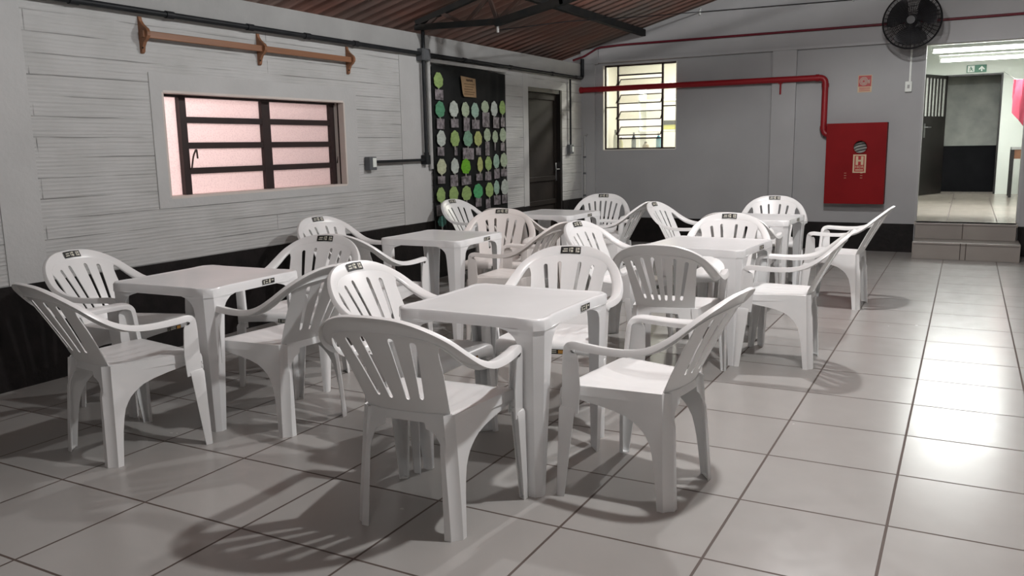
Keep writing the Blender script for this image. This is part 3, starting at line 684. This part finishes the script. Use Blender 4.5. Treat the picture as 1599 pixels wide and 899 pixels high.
bm = bmesh.new(); tube(bm, [(WX+.035, 3.955, 2.12), (WX+.035, 3.955, 1.1)], .019, 12); tag(obj('white_pipe', bm, MT['pvc'], smooth=50), 'pale vertical pipe between black conduit and banner', 'pipe')
t = thing('conduit_elbow_box', 'small black conduit box at the foot of the vertical conduit', 'box', (cx, 3.85, 1.19))
bm = bmesh.new(); box(bm, (-.045, -.035, -.045), (.025, .035, .045), .006); obj('box_body', bm, MT['conduit'], t)
bm = bmesh.new(); tube(bm, [(0, 0, .04), (0, 0, .07)], .023, 12); obj('collar', bm, MT['conduit'], t, smooth=50)
bm = bmesh.new(); tube(bm, [(cx, 3.05, 1.19), (cx, 3.83, 1.19)], .013, 10); tag(obj('branch_conduit', bm, MT['conduit'], smooth=50), 'short black horizontal conduit right of the pink window', 'conduit')
t = thing('power_outlet', 'dark box with white socket face at the end of the short conduit', 'outlet', (WX+.006, 2.99, 1.18))
bm = bmesh.new(); box(bm, (0, -.045, -.06), (.06, .055, .055), .005); obj('outlet_box', bm, MT['greybox'], t)
bm = bmesh.new(); box(bm, (.06, -.005, -.035), (.065, .045, .045), .002); obj('socket_face', bm, MT['signwhite'], t)
t = thing('door_switch', 'grey wall switch under a thin black conduit between dark door and corner', 'switch', (WX, 7.27, 1.25))
bm = bmesh.new(); box(bm, (0, -.055, -.06), (.05, .055, .06), .005); obj('switch_box', bm, MT['greybox'], t)
bm = bmesh.new(); box(bm, (.05, .0, -.035), (.055, .045, .035), .002); obj('switch_face', bm, MT['signwhite'], t)
bm = bmesh.new(); tube(bm, [(.03, 0, .06), (.03, 0, .90)], .013, 10); obj('conduit', bm, MT['conduit'], t, smooth=50)

# wooden wall rail with three turned brackets
rl = thing('wooden_rail', 'long brown wooden rail with three pointed brackets high on the left wall', 'rail', (WX, 0, 2.045))
bm = bmesh.new(); box(bm, (.035, .73, -.024), (.060, 2.80, .020), .004); obj('rail_bar', bm, MT['wood'], rl)
prof = [(0, .108), (.010, .108), (.018, .080), (.032, .062), (.052, .045), (.074, .030), (.084, .010), (.082, -.012), (.066, -.032), (.042, -.050), (.028, -.075), (.020, -.108), (.008, -.118), (0, -.115)]
for y in (.755, 1.765, 2.78):
    bm = bmesh.new(); prism(bm, prof, y-.012, y+.012, 'y'); br_ = obj('bracket', bm, MT['wood'], rl)
    bm = bmesh.new(); tube(bm, [(.03, y-.014, -.085), (.03, y-.011, -.085)], .006, 8); obj('screw', bm, MT['steel'], br_)
# ------------------------------------------------------------------ black banner with paper trees
bn = thing('banner', 'black cloth banner covered with green paper trees and photos on the left wall', 'banner', (WX, 0, 0))
bm = bmesh.new(); rows = []
for i in range(25):
    v = i/24; z = lerp(2.105, .47, v); row = []
    for k in range(61):
        y = lerp(4.0, 5.475, k/60)
        fold = .010*math.sin(y*9+z*1.2) + .018*max(0, (y-4.95))*math.sin((y-4.9)*38*(1+.15*v))*(1-v)**.7
        row.append((.034 + fold, y + .03*v*(1 if y > 4.7 else -.3) , z + .02*math.sin(y*3)))
    rows.append(row)
grid(bm, rows); thicken(bm, .003); obj('cloth', bm, MT['cloth'], bn, smooth=60)
bm = bmesh.new(); box(bm, (.02, 3.93, 2.115), (.055, 5.49, 2.150), .004); o = obj('hanging_rod', bm, MT['pvc'], bn); o['label'] = 'pale hanging strip'
TREES = [(4.083,1.953,.16,.150,'lg'),(4.096,1.676,.165,.155,'tg'),(4.351,1.686,.165,.158,'pw'),(4.574,1.686,.148,.152,'pg'),(4.768,1.684,.15,.155,'pt'),(4.98,1.728,.155,.125,'pg'),(5.179,1.712,.14,.16,'pw'),(5.364,1.73,.13,.15,'lg'),(4.103,1.394,.155,.157,'pw'),(4.356,1.392,.165,.16,'lg'),(4.61,1.392,.18,.16,'tm'),(4.817,1.391,.155,.155,'yg'),(5.014,1.43,.14,.14,'pg'),(5.188,1.412,.12,.13,'pg'),(5.364,1.431,.14,.15,'pg'),(4.093,1.117,.165,.155,'py'),(4.34,1.117,.145,.155,'pw'),(4.554,1.107,.18,.155,'bg'),(4.846,1.119,.11,.16,'yg'),(5.024,1.124,.14,.15,'lg'),(5.201,1.144,.13,.155,'pt'),(5.376,1.153,.16,.155,'pg'),(4.065,.839,.15,.15,'lg'),(4.302,.837,.17,.15,'lg'),(4.553,.829,.19,.15,'lg'),(4.791,.837,.19,.155,'gg'),(5.035,.838,.165,.16,'lg'),(5.196,.855,.12,.155,'pt'),(5.384,.852,.165,.17,'pw'),(4.07,.577,.145,.11,'tl')]
PHOTOS = [(4.092,1.815,.145,.098),(4.102,1.535,.135,.1),(4.364,1.544,.14,.085),(4.595,1.536,.12,.14),(4.78,1.539,.15,.095),(4.997,1.59,.15,.157),(5.22,1.563,.13,.118),(5.37,1.571,.09,.101),(4.091,1.266,.12,.084),(4.37,1.262,.05,.08),(4.613,1.235,.22,.118),(4.819,1.256,.1,.078),(5.014,1.284,.09,.147),(5.184,1.319,.025,.112),(5.356,1.299,.09,.088),(4.085,.986,.13,.073),(4.321,.969,.14,.115),(4.558,.961,.19,.089),(4.827,.984,.13,.073),(5.017,.988,.13,.092),(5.213,1.006,.12,.107),(5.378,1.012,.14,.083),(4.036,.688,.11,.108),(4.797,.717,.12,.091),(5.003,.69,.1,.099),(5.208,.715,.15,.101),(5.379,.717,.12,.097)]
TC = {'lg': (.30, .43, .15), 'tg': (.10, .30, .17), 'pw': (.50, .55, .50), 'pg': (.40, .48, .34), 'pt': (.32, .47, .38), 'tm': (.20, .36, .25), 'yg': (.42, .46, .17), 'py': (.50, .53, .36), 'bg': (.15, .42, .02), 'gg': (.08, .38, .15), 'tl': (.10, .30, .25)}
tmats = {k: noisy('paper_' + k.replace('lg', 'leaf').replace('tg', 'teal').replace('pw', 'white').replace('pg', 'sage').replace('pt', 'mint').replace('tm', 'moss').replace('yg', 'lime').replace('py', 'cream').replace('bg', 'bright').replace('gg', 'emerald').replace('tl', 'sea'), c, tuple(v*.72 for v in c), 38, .75, stretch=(1, .5, 1.6)) for k, c in TC.items()}
photo_m = noisy('photo_print', (.075, .065, .07), (.30, .27, .29), 26, .45, detail=6)
trunk_m = noisy('paper_trunk', (.30, .29, .27), (.24, .22, .2), 20, .7)
WORDS = {'lg': 'leaf green', 'tg': 'teal green', 'pw': 'pale white', 'pg': 'sage green', 'pt': 'mint green', 'tm': 'moss green', 'yg': 'yellow green', 'py': 'cream', 'bg': 'bright green', 'gg': 'emerald green', 'tl': 'sea green'}
for i, (y, z, wd, ht, c) in enumerate(TREES):
    bm = bmesh.new(); ph = i*1.7
    poly = []
    for k in range(28):
        a = 2*math.pi*k/28; rr = 1+.05*math.sin(a*7+ph)+.03*math.sin(a*11+ph*2)
        poly.append((y+.5*wd*rr*math.cos(a)*(1-.10*math.sin(a)), z+.5*ht*rr*math.sin(a)))
    prism(bm, poly, .060, .064, 'x'); tr_ = obj('paper_tree', bm, tmats[c], bn); tr_['label'] = WORDS[c] + ' paper tree crown'
    bm = bmesh.new(); box(bm, (.058, y-.009, z-ht*.5-.035), (.0625, y+.009, z-ht*.5+.035)); obj('paper_trunk', bm, trunk_m, tr_)
for y, z, wd, ht in PHOTOS:
    bm = bmesh.new(); a = random.uniform(-.04, .04)
    prism(bm, [(y+px*wd/2-a*pz*ht/2, z+pz*ht/2+a*px*wd/2) for px, pz in ((-1, -1), (1, -1), (1, 1), (-1, 1))], .0595, .0615, 'x'); obj('photo', bm, photo_m, bn)
sheet_m = noisy('kraft_paper', (.26, .17, .09), (.30, .20, .11), 12, .75)
bm = bmesh.new(); prism(bm, [(4.50, 2.02), (4.79, 2.005), (4.80, 1.815), (4.56, 1.815), (4.535, 1.84)], .060, .063, 'x'); ts = obj('title_sheet', bm, sheet_m, bn); ts['label'] = 'brown paper sheet with handwriting'
bm = bmesh.new()
for k, z in enumerate((1.945, 1.918, 1.892, 1.866, 1.843)): box(bm, (.063, 4.56+.012*(k % 2), z-.004), (.064, 4.77-.02*(k % 3), z+.004))
obj('handwriting', bm, noisy('brown_ink', (.10, .055, .025), (.12, .07, .03), 30, .7), bn)
bm = bmesh.new()   # title scrawl, unreadable in the photo
tube(bm, [(.0645, 4.60+.0045*k, 1.982+.013*math.sin(k*1.9)*(1 if k % 5 else 1.5)) for k in range(30)], .0028, 5); obj('title_scrawl', bm, noisy('dark_ink', (.07, .04, .02), (.09, .05, .03), 30, .7), bn)

# ------------------------------------------------------------------ roof truss and purlins
tx = thing('roof_truss', 'dark steel lattice truss under the roof across the left wall', 'truss', (0, 3.80, 0))
def bar(bm, a, b, wd=.035):
    a, b = Vector(a), Vector(b); d = (b-a).normalized(); s = Vector((0, 1, 0)); n = d.cross(s).normalized()
    vs = [[bm.verts.new(p + s*i*wd/2 + n*j*wd/2) for i, j in ((-1, -1), (1, -1), (1, 1), (-1, 1))] for p in (a, b)]
    for k in range(4): bm.faces.new((vs[0][k], vs[0][(k+1) % 4], vs[1][(k+1) % 4], vs[1][k]))
    bm.faces.new(vs[0]); bm.faces.new(vs[1])
bm = bmesh.new(); bar(bm, (-4.47, 0, roof_z(-4.47)-.07), (3.4, 0, roof_z(3.4)-.07), .05); obj('top_chord', bm, MT['steel'], tx)
bm = bmesh.new(); bar(bm, (-4.48, 0, 2.42), (-3.60, 0, 2.40), .05); bar(bm, (-3.62, 0, 2.39), (-2.95, 0, 2.52), .06); bar(bm, (-2.98, 0, 2.51), (3.4, 0, 4.02), .06); obj('bottom_chord', bm, MT['steel'], tx)
for a, b in (((-4.24, 2.51), (-4.36, 2.42)), ((-4.20, 2.53), (-3.95, 2.41)), ((-3.62, 2.68), (-3.93, 2.41)), ((-3.70, 2.67), (-3.60, 2.41)), ((-3.0, 2.86), (-3.58, 2.42)), ((-2.98, 2.86), (-2.90, 2.54)), ((-2.3, 3.05), (-2.86, 2.56)), ((-2.2, 3.07), (-2.2, 2.71))):
    bm = bmesh.new(); bar(bm, (a[0], 0, a[1]), (b[0], 0, b[1]), .032); obj('web_bar', bm, MT['rust'], tx)
for x, s in ((-3.62, .10), (-1.6, .10), (.4, .10), (2.4, .10)):
    bm = bmesh.new(); z = roof_z(x); box(bm, (x-.03, -6.1, z-.085), (x+.03, WY-.03, z-.002), .003)
    tag(obj('purlin', bm, MT['steel']), {-3.62: 'dark steel purlin under the roof ending at the back wall above the louvred window', -1.6: 'dark steel purlin second from the left wall', .4: 'dark steel purlin third from the left wall', 2.4: 'dark steel purlin farthest from the left wall'}[x], 'beam', 'purlins under the roof')

# ------------------------------------------------------------------ plastic armchair (origin on the floor, faces +Y)
OUT = [(0, -.385, .800), (.10, -.374, .793), (.18, -.343, .765), (.24, -.292, .720), (.276, -.232, .668), (.292, -.165, .628), (.298, -.09, .607), (.298, .0, .602), (.292, .09, .605), (.283, .145, .606), (.279, .178, .592), (.278, .190, .555), (.272, .198, .44), (.268, .204, .335)]
INN = [(0, -.352, .735), (.09, -.343, .731), (.16, -.318, .717), (.208, -.276, .686), (.233, -.220, .640), (.245, -.160, .608), (.252, -.09, .594), (.254, .0, .592), (.250, .09, .596), (.243, .145, .597), (.236, .176, .585), (.231, .188, .552), (.222, .196, .44), (.215, .202, .335)]
O_ = catmull([Vector(p) for p in OUT], 5); I_ = catmull([Vector(p) for p in INN], 5); NP = len(O_)
i_end = 5*12                                # where the arm has become the front post
def flange(i):                              # outer and inner flange depth along the band
    s = i/5
    return interp([(0, .016), (4, .020), (6, .026), (9, .028), (10, .036), (11, .066), (12, .078), (13, .074)], s), interp([(0, 0.002), (3, .006), (6, .018), (9, .018), (11, .018), (13, .016)], s)
def band_normal(i, O, I):
    T = (O[min(i+1, NP-1)] - O[max(i-1, 0)]).normalized(); W = (I[i]-O[i]).normalized()
    return -(T.cross(W)).normalized()
def band(bm):
    rows = []
    for sgn in (-1, 1):
        idx = range(NP-1, 0, -1) if sgn < 0 else range(0, NP)
        for i in idx:
            Nn = band_normal(i, O_, I_); o, n = O_[i], I_[i]; fo, fi = flange(i)
            W = (n-o)
            pts = [o+Nn*fo, o+Nn*.006, o+W*.05, o+W*.3-Nn*.0025, o+W*.7-Nn*.0025, n-W*.04, n+Nn*.003, n+Nn*(.003+fi)]
            rows.append([(p.x*sgn, p.y, p.z) for p in pts])
    grid(bm, rows)
def back_y(x, z): return -.183 - .170*max(0, (z-.42)/.315)**1.08 + 1.05*x*x*(1-.25*max(0, (z-.6)/.2))
HWT = [(.39, .160), (.45, .163), (.52, .172), (.58, .180), (.63, .185), (.665, .190), (.685, .198), (.70, .215), (.72, .25), (.78, .30)]
# inner edge of the band as x -> z limit
IE = sorted([(p.x, p.z) for p in I_[:26]])
def panel_sdf(x, z, slots):
    ax = abs(x); d = ax - interp(HWT, z)
    d = max(d, z - (interp(IE, ax) + .012)); d = max(d, .398 - z)
    for (xt, zt, xb, zb, rr) in slots:
        for s in ((1, -1) if xt or xb else (1,)):
            px, pz = x - s*xb, z - zb; vx, vz = s*(xt-xb), zt-zb
            t = max(0, min(1, (px*vx+pz*vz)/(vx*vx+vz*vz))); q = math.hypot(px-vx*t, pz-vz*t)
            d = max(d, rr*(.85+.3*t) - q)
    return d
def marching(bm, f, x0, x1, z0, z1, h, mapf):
    nx = int(round((x1-x0)/h)); nz = int(round((z1-z0)/h)); G = [[f(x0+i*h, z0+j*h) for i in range(nx+1)] for j in range(nz+1)]
    cache = {}
    def V(key, x, z):
        if key not in cache: cache[key] = bm.verts.new(mapf(x, z))
        return cache[key]
    for j in range(nz):
        for i in range(nx):
            c = [(i, j), (i+1, j), (i+1, j+1), (i, j+1)]; poly = []
            for k in range(4):
                a, b = c[k], c[(k+1) % 4]; fa, fb = G[a[1]][a[0]], G[b[1]][b[0]]
                if fa <= 0: poly.append(V(a, x0+a[0]*h, z0+a[1]*h))
                if (fa <= 0) != (fb <= 0):
                    t = fa/(fa-fb); key = (min(a, b), max(a, b))
                    poly.append(V(key, x0+lerp(a[0], b[0], t)*h, z0+lerp(a[1], b[1], t)*h))
            if len(poly) >= 3:
                try: bm.faces.new(poly)
                except ValueError: pass
SLOT4 = [(.052, .708, .033, .486, .0086), (.122, .696, .084, .490, .0086)]
SLOT6 = [(.028, .712, .018, .478, .0085), (.086, .708, .056, .478, .0085), (.145, .690, .098, .482, .0085)]
def seat_hw(y): return lerp(.172, .238, min(1, max(0, (y+.18)/.38)))
def build_chair(kind, plastic):
    root = thing('armchair', 'x', 'chair', (0, 0, 0))
    # backrest panel
    bm = bmesh.new(); marching(bm, lambda x, z: panel_sdf(x, z, SLOT4 if kind == 4 else SLOT6), -.30, .30, .385, .785, .0062, lambda x, z: (x, back_y(x, z), z)); thicken(bm, -.0045)
    obj('backrest', bm, plastic, root, smooth=40)
    bm = bmesh.new(); band(bm); thicken(bm, .0042); obj('arm_hoop', bm, plastic, root, smooth=50)
    # seat: dished pan with ribs, rolled front edge, side and rear skirts
    bm = bmesh.new(); rows = []
    ys = [-.185, -.15, -.10, -.05, 0, .05, .10, .14, .17, .195, .212, .222, .226, .226, .222]
    for q, y in enumerate(ys):
        row = []
        hw = seat_hw(y)
        for k in range(-12, 13):
            u = k/12; x = u*hw
            z = .432 - .020*(1-u*u)*math.sin(math.pi*min(1, max(0, (y+.21)/.42)))
            if abs(u) < .75 and -.12 < y < .17: z += .0022*math.cos(u*math.pi*6)
            yy = y
            if q == 0: yy = back_y(x, .42)-.004
            if q == 1: yy = lerp(back_y(x, .42), -.10, .35)
            z += [0, 0, 0, 0, 0, 0, 0, 0, 0, -.003, -.009, -.019, -.032, -.05, -.062][q]
            if q >= 13: z += .012*(abs(u) < .8)*0
            # front apron arches up in the middle
            if q == 14: z += .010*(1-u*u)
            if abs(u) == 1 and q < 11: z -= .006
            row.append((x, yy, z))
        # down-turned side skirts
        lx = (-hw-.003, row[0][1], row[0][2]-.035); rx = (hw+.003, row[-1][1], row[-1][2]-.035)
        rows.append([lx]+row+[rx])
    grid(bm, rows)
    rear = []
    for dz in (0, -.02, -.042):
        rr = []
        for k in range(-12, 13):
            u = k/12; x = u*.168; rr.append((x, back_y(x, .42)-.006-.002*(dz < 0), .430+dz + (.012*(1-u*u) if dz < -.03 else 0)))
        rear.append(rr)
    grid(bm, rear); thicken(bm, .004); obj('seat', bm, plastic, root, smooth=45)
    # rear legs: corner section with a hollow down the corner; the side face sweeps forward into the seat skirt
    YF = [(0, -.158), (.10, -.148), (.18, -.138), (.24, -.122), (.28, -.100), (.31, -.068), (.33, -.034), (.345, .010), (.357, .062), (.367, .115), (.377, .165), (.43, .190)]
    XI = [(0, .152), (.15, .146), (.28, .140), (.33, .135), (.36, .115), (.378, .08), (.43, .07)]
    for s in (-1, 1):
        bm = bmesh.new(); rows = []
        for z in (0, .008, .05, .10, .15, .20, .24, .265, .285, .30, .315, .33, .345, .357, .367, .377, .40, .428):
            xc = lerp(.208, .174, (z/.42)**1.15); yc = lerp(-.212, -.190, z/.42); yf = interp(YF, z); xi = interp(XI, z)
            slope = .158
            def sx(y): return xc + (y-yc)*lerp(.02, slope, z/.42)
            g1 = .030; gd = -.002
            pts = []
            for k in range(7):
                y = lerp(yf, yc+g1, k/6); pts.append((sx(y), y))
            pts += [(xc-.006, yc+g1*.86), (xc-.0175, yc+.0175), (xc-g1*.86, yc+.006)]
            for k in range(4):
                x = lerp(xc-g1, xi, k/3) if xi < xc-g1 else xc-g1-.002*k
                pts.append((x, yc + .35*(max(0, (xc-g1)-x))*0 - (0)))
            # rear face follows the curve of the back near the seat
            fy = min(1, max(0, (z-.30)/.12))
            pts = [(x, y if j < 10 else lerp(y, back_y(x, .42)-.008, fy)) for j, (x, y) in enumerate(pts)]
            rows.append([(x*s, y, z) for x, y in pts])
        grid(bm, rows)
        base = [bm.verts.new((p[0]*.995, p[1], .004)) for p in rows[0]]; bm.faces.new(base)
        thicken(bm, .0042); obj('rear_leg', bm, plastic, root, smooth=40)
    # front legs: flared angle section under the arm post, with the stacking ledge
    for s in (-1, 1):
        bm = bmesh.new(); rows = []
        for z in (0, .008, .08, .16, .24, .31, .340, .352, .356):
            t = z/.35
            xo = lerp(.276, .277, t); yo = lerp(.228, .214, t); wf = lerp(.030, .056, t); wsd = lerp(.036, .070, t)
            if z >= .352: xo -= .004; yo -= .004
            pts = [(xo-.004, yo-wsd), (xo, yo-wsd*.5), (xo, yo-.012), (xo-.004, yo-.004), (xo-.012, yo), (xo-wf*.5, yo), (xo-wf, yo-.003), (xo-wf-.002, yo-.018)]
            if z >= .354: pts = [(lerp(x, .250, .55), lerp(y, .195, .55)) for x, y in pts]
            rows.append([(x*s, y, z) for x, y in pts])
        grid(bm, rows)
        base = [bm.verts.new((p[0], p[1], .004)) for p in rows[0]]; bm.faces.new(base)
        thicken(bm, .0042); obj('front_leg', bm, plastic, root, smooth=40)
    # maker's sticker on the top of the hoop
    bm = bmesh.new()
    def bp(x, v, lift):      # point on the band front at lateral x, fraction v from the outer edge
        ax = abs(x); k = 0
        while k < 20 and O_[k+1].x < ax: k += 1
        t = (ax-O_[k].x)/max(1e-6, (O_[k+1].x-O_[k].x)); o = O_[k].lerp(O_[k+1], t); n = I_[k].lerp(I_[k+1], t); Nn = band_normal(max(k, 1), O_, I_)
        p = o.lerp(n, v); return (x, p.y - Nn.y*lift, p.z - Nn.z*lift)
    def patch(x0, x1, v0, v1, lift, mi, n=6): grid(bm, [[bp(lerp(x0, x1, k/n), v, lift) for k in range(n+1)] for v in (v0, v1)], mi)
    x0, x1 = (-.052, .052)
    patch(x0, x1, .16, .66, .0066, 0, 8)
    for a, b, c_, d in ((x0+.006, x0+.018, .24, .38), (x0+.006, x0+.018, .44, .58), (x0+.021, x0+.026, .24, .58), (x0+.040, x0+.052, .24, .36), (x0+.040, x0+.052, .42, .58), (x0+.056, x0+.060, .26, .56), (x0+.068, x0+.090, .30, .38), (x0+.068, x0+.094, .46, .54)): patch(a, b, c_, d, .0072, 1, 2)
    o = obj('sticker', bm, [MT['black'], MT['mark']], root); o['label'] = 'black sticker with pale lettering'
    bm = bmesh.new()
    yy = .2315
    def q(x0, x1, z0, z1, y, mi): grid(bm, [[(x0, y, z0), (x1, y, z0)], [(x0, y, z1), (x1, y, z1)]], mi)
    q(-.10, .0, .378, .400, yy, 0)
    q(-.097, -.070, .381, .397, yy+.0006, 2)
    for k in range(3): q(-.014, -.005, .382+.006*k, .385+.006*k, yy+.0006, 1)
    for k in range(2): q(-.062, -.022, .384+.008*k, .388+.008*k, yy+.0006, 1)
    o = obj('seat_label', bm, [MT['black'], MT['mark'], MT['orange']], root); o['label'] = 'black and orange label under the seat edge'
    return root

# poses: x, y, heading (0 = faces away from the camera along +Y)
TABLES = {'A': (-1.460, -.021, -.009), 'B': (-3.170, -.026, .05), 'C': (-3.100, 2.032, .016), 'D': (-1.235, 2.184, -.08), 'E': (-1.350, 4.129, -.04), 'F': (-3.192, 4.100, -.06)}
CHAIRS = {
 'AN': (-1.471, -.565, .075, 4), 'AR': (-.875, -.010, 1.464, 4), 'AL': (-1.915, .02, -1.60, 4), 'AF': (-1.519, .564, 3.349, 4),
 'BN': (-3.080, -.598, -.163, 4), 'BL': (-3.695, -.095, -1.41, 4), 'BF': (-3.147, .584, 3.377, 4), 'BR': (-2.695, -.01, 1.49, 4),
 'CL': (-3.886, 1.957, -1.763, 4), 'CN': (-3.197, 1.387, -.059, 4), 'CF': (-3.080, 2.765, 3.50, 14), 'CR': (-2.585, 2.10, 1.62, 16),
 'DN': (-1.246, 1.513, .085, 6), 'DL': (-1.780, 2.189, -1.705, 4), 'DF': (-1.264, 2.775, 3.33, 4), 'DR': (-.770, 2.150, 1.63, 4),
 'EL': (-1.895, 4.159, -1.65, 4), 'EF': (-1.370, 4.87, 3.29, 4), 'ER': (-.700, 4.117, 1.51, 4), 'EN': (-1.353, 3.59, -.02, 4),
 'FL': (-3.955, 4.050, -1.68, 4), 'FF': (-3.090, 4.90, 3.38, 6), 'FR': (-2.700, 4.16, 1.62, 6), 'FN': (-3.250, 3.55, -.05, 14),
}
CL_ = {
 'AN': 'white plastic armchair with its back to the camera, nearest chair of the front table',
 'AR': 'white plastic armchair at the right of the front table, facing left, bright empty seat',
 'AL': 'white plastic armchair left of the front table, directly behind the nearest chair',
 'AF': 'white plastic armchair facing the camera across the front table',
 'BN': 'white plastic armchair at far left, back to the camera, nearest the left edge',
 'BL': 'white plastic armchair by the black skirting behind the far left chair, facing right',
 'BF': 'white plastic armchair facing the camera across the left front table',
 'BR': 'white plastic armchair at the right side of the left front table, facing left',
 'CL': 'white plastic armchair close to the whitewashed wall, left of the table before the banner',
 'CN': 'greyish plastic armchair with its back to the camera at the table below the banner',
 'CF': 'beige tinted plastic armchair facing the camera behind the table below the banner',
 'CR': 'beige tinted plastic armchair with many narrow slots, right of the table below the banner',
 'DN': 'white plastic armchair with six slots and its back to the camera, middle right table',
 'DL': 'white plastic armchair left of the middle right table, seen above the six slot chair',
 'DF': 'white plastic armchair facing the camera across the middle right table',
 'DR': 'white plastic armchair right of the middle right table, facing left beside the aisle',
 'EL': 'white plastic armchair left of the rear right table, facing right, seen against the grey wall',
 'EF': 'white plastic armchair against the grey back wall facing the camera over the rear right table',
 'ER': 'white plastic armchair at far right below the red hose cabinet, facing left in profile',
 'EN': 'white plastic armchair near side of the rear right table, mostly hidden, back rim showing',
 'FL': 'white plastic armchair in front of the paper tree banner, facing right',
 'FF': 'white plastic armchair facing the camera by the black skirting in the far left corner',
 'FR': 'white plastic armchair right of the rear left table, facing left',
 'FN': 'beige tinted plastic armchair mostly hidden behind the other beige one, only its back rim showing',
}
G_CH = 'plastic armchairs around the six tables'
protos = {4: build_chair(4, MT['plastic']), 6: build_chair(6, MT['plastic']), 14: build_chair(4, MT['plastic_warm']), 16: build_chair(6, MT['plastic_warm'])}
used = set()
for k, (x, y, a, kd) in CHAIRS.items():
    o = protos[kd] if kd not in used else copy_tree(protos[kd]); used.add(kd)
    o.location = (x, y, 0); o.rotation_euler = (0, 0, a); tag(o, CL_[k], 'chair', G_CH)

# ------------------------------------------------------------------ square plastic table
TA, TH = .322, .69
def build_table():
    root = thing('plastic_table', 'x', 'table', (0, 0, 0))
    # outline of the top: straight sides slightly inset, corner lobes cut at 45 degrees
    def outline(off):
        a = TA-off; q = [(a-.145, a-.008), (a-.110, a-.006), (a-.085, a), (a-.030, a+.001), (a+.001, a-.030), (a, a-.085), (a-.006, a-.110), (a-.008, a-.145)]
        pts = []
        for k in range(4):
            c, s = (1, 0, -1, 0)[k], (0, 1, 0, -1)[k]
            seg = [(c*x-s*y, s*x+c*y) for x, y in reversed(q)]
            pts += seg
        return pts
    bm = bmesh.new()
    lv = [(.030, TH-.004), (.016, TH-.003), (.009, TH), (.003, TH-.002), (0, TH-.008), (-.001, TH-.044)]
    rings = [[bm.verts.new((x, y, z)) for x, y in outline(off)] for off, z in lv]
    n = len(rings[0])
    for r0, r1 in zip(rings, rings[1:]):
        for k in range(n): bm.faces.new((r0[k], r0[(k+1) % n], r1[(k+1) % n], r1[k]))
    # top: fan of quads towards centre rings
    inner = [bm.verts.new((x*.5, y*.5, TH-.005)) for x, y in outline(.03)]
    for k in range(n): bm.faces.new((rings[0][k], rings[0][(k+1) % n], inner[(k+1) % n], inner[k]))
    bm.faces.new(inner)
    thicken(bm, .0045); obj('tabletop', bm, MT['table'], root, smooth=45)
    WL = [(0, .030), (.45, .056), (.56, .064), (.595, .069), (.615, .079), (.630, .098), (.640, .126), (.646, .155)]
    for k in range(4):
        bm = bmesh.new(); rows = []
        for z in (0, .008, .12, .25, .35, .45, .52, .56, .58, .595, .61, .62, .63, .637, .643, .648):
            t = z/.648; a = lerp(.296, TA, t); wd = interp(WL, z); ch = lerp(.018, .030, t)
            pts = [(a-ch-wd, a-.001-.008*(wd > .11)), (a-ch-wd*.5, a), (a-ch-.002, a), (a-ch*.5-.0015, a-ch*.5-.0015+.001), (a, a-ch-.002), (a, a-ch-wd*.5), (a-.001-.008*(wd > .11), a-ch-wd)]
            c, s = (1, 0, -1, 0)[k], (0, 1, 0, -1)[k]
            rows.append([(c*x-s*y, s*x+c*y, z) for x, y in pts])
        grid(bm, rows); base = [bm.verts.new((p[0], p[1], .004)) for p in rows[0]]; bm.faces.new(base)
        thicken(bm, .0042); obj('leg', bm, MT['table'], root, smooth=35)
    bm = bmesh.new()
    def q(y0, y1, z0, z1, x, mi): grid(bm, [[(x, y0, z0), (x, y1, z0)], [(x, y0, z1), (x, y1, z1)]], mi)
    xx = TA-.010+.0060
    q(.04, .125, TH-.036, TH-.012, xx, 0)
    for a, b, c, d in ((.046, .054, .016, .033), (.060, .075, .016, .021), (.060, .078, .027, .032), (.084, .096, .015, .033), (.102, .118, .018, .024)): q(a, b, TH-d, TH-c, xx+.0006, 1)
    o = obj('edge_sticker', bm, [MT['black'], MT['mark']], root); o['label'] = 'black sticker on the table edge'
    return root
TL_ = {'A': 'white square plastic table in front, clear top, nearest to the camera', 'B': 'white square plastic table at the left under the pink window',
       'C': 'white square plastic table before the paper tree banner, second row left', 'D': 'white square plastic table in the middle right between the six slot chair and the aisle',
       'E': 'white square plastic table at the rear right below the hose cabinet', 'F': 'white square plastic table at the rear left before the dark door'}
tp = build_table(); first = True
for k, (x, y, a) in TABLES.items():
    o = tp if first else copy_tree(tp); first = False
    o.location = (x, y, 0); o.rotation_euler = (0, 0, a); tag(o, TL_[k], 'table', 'square plastic tables of the hall')
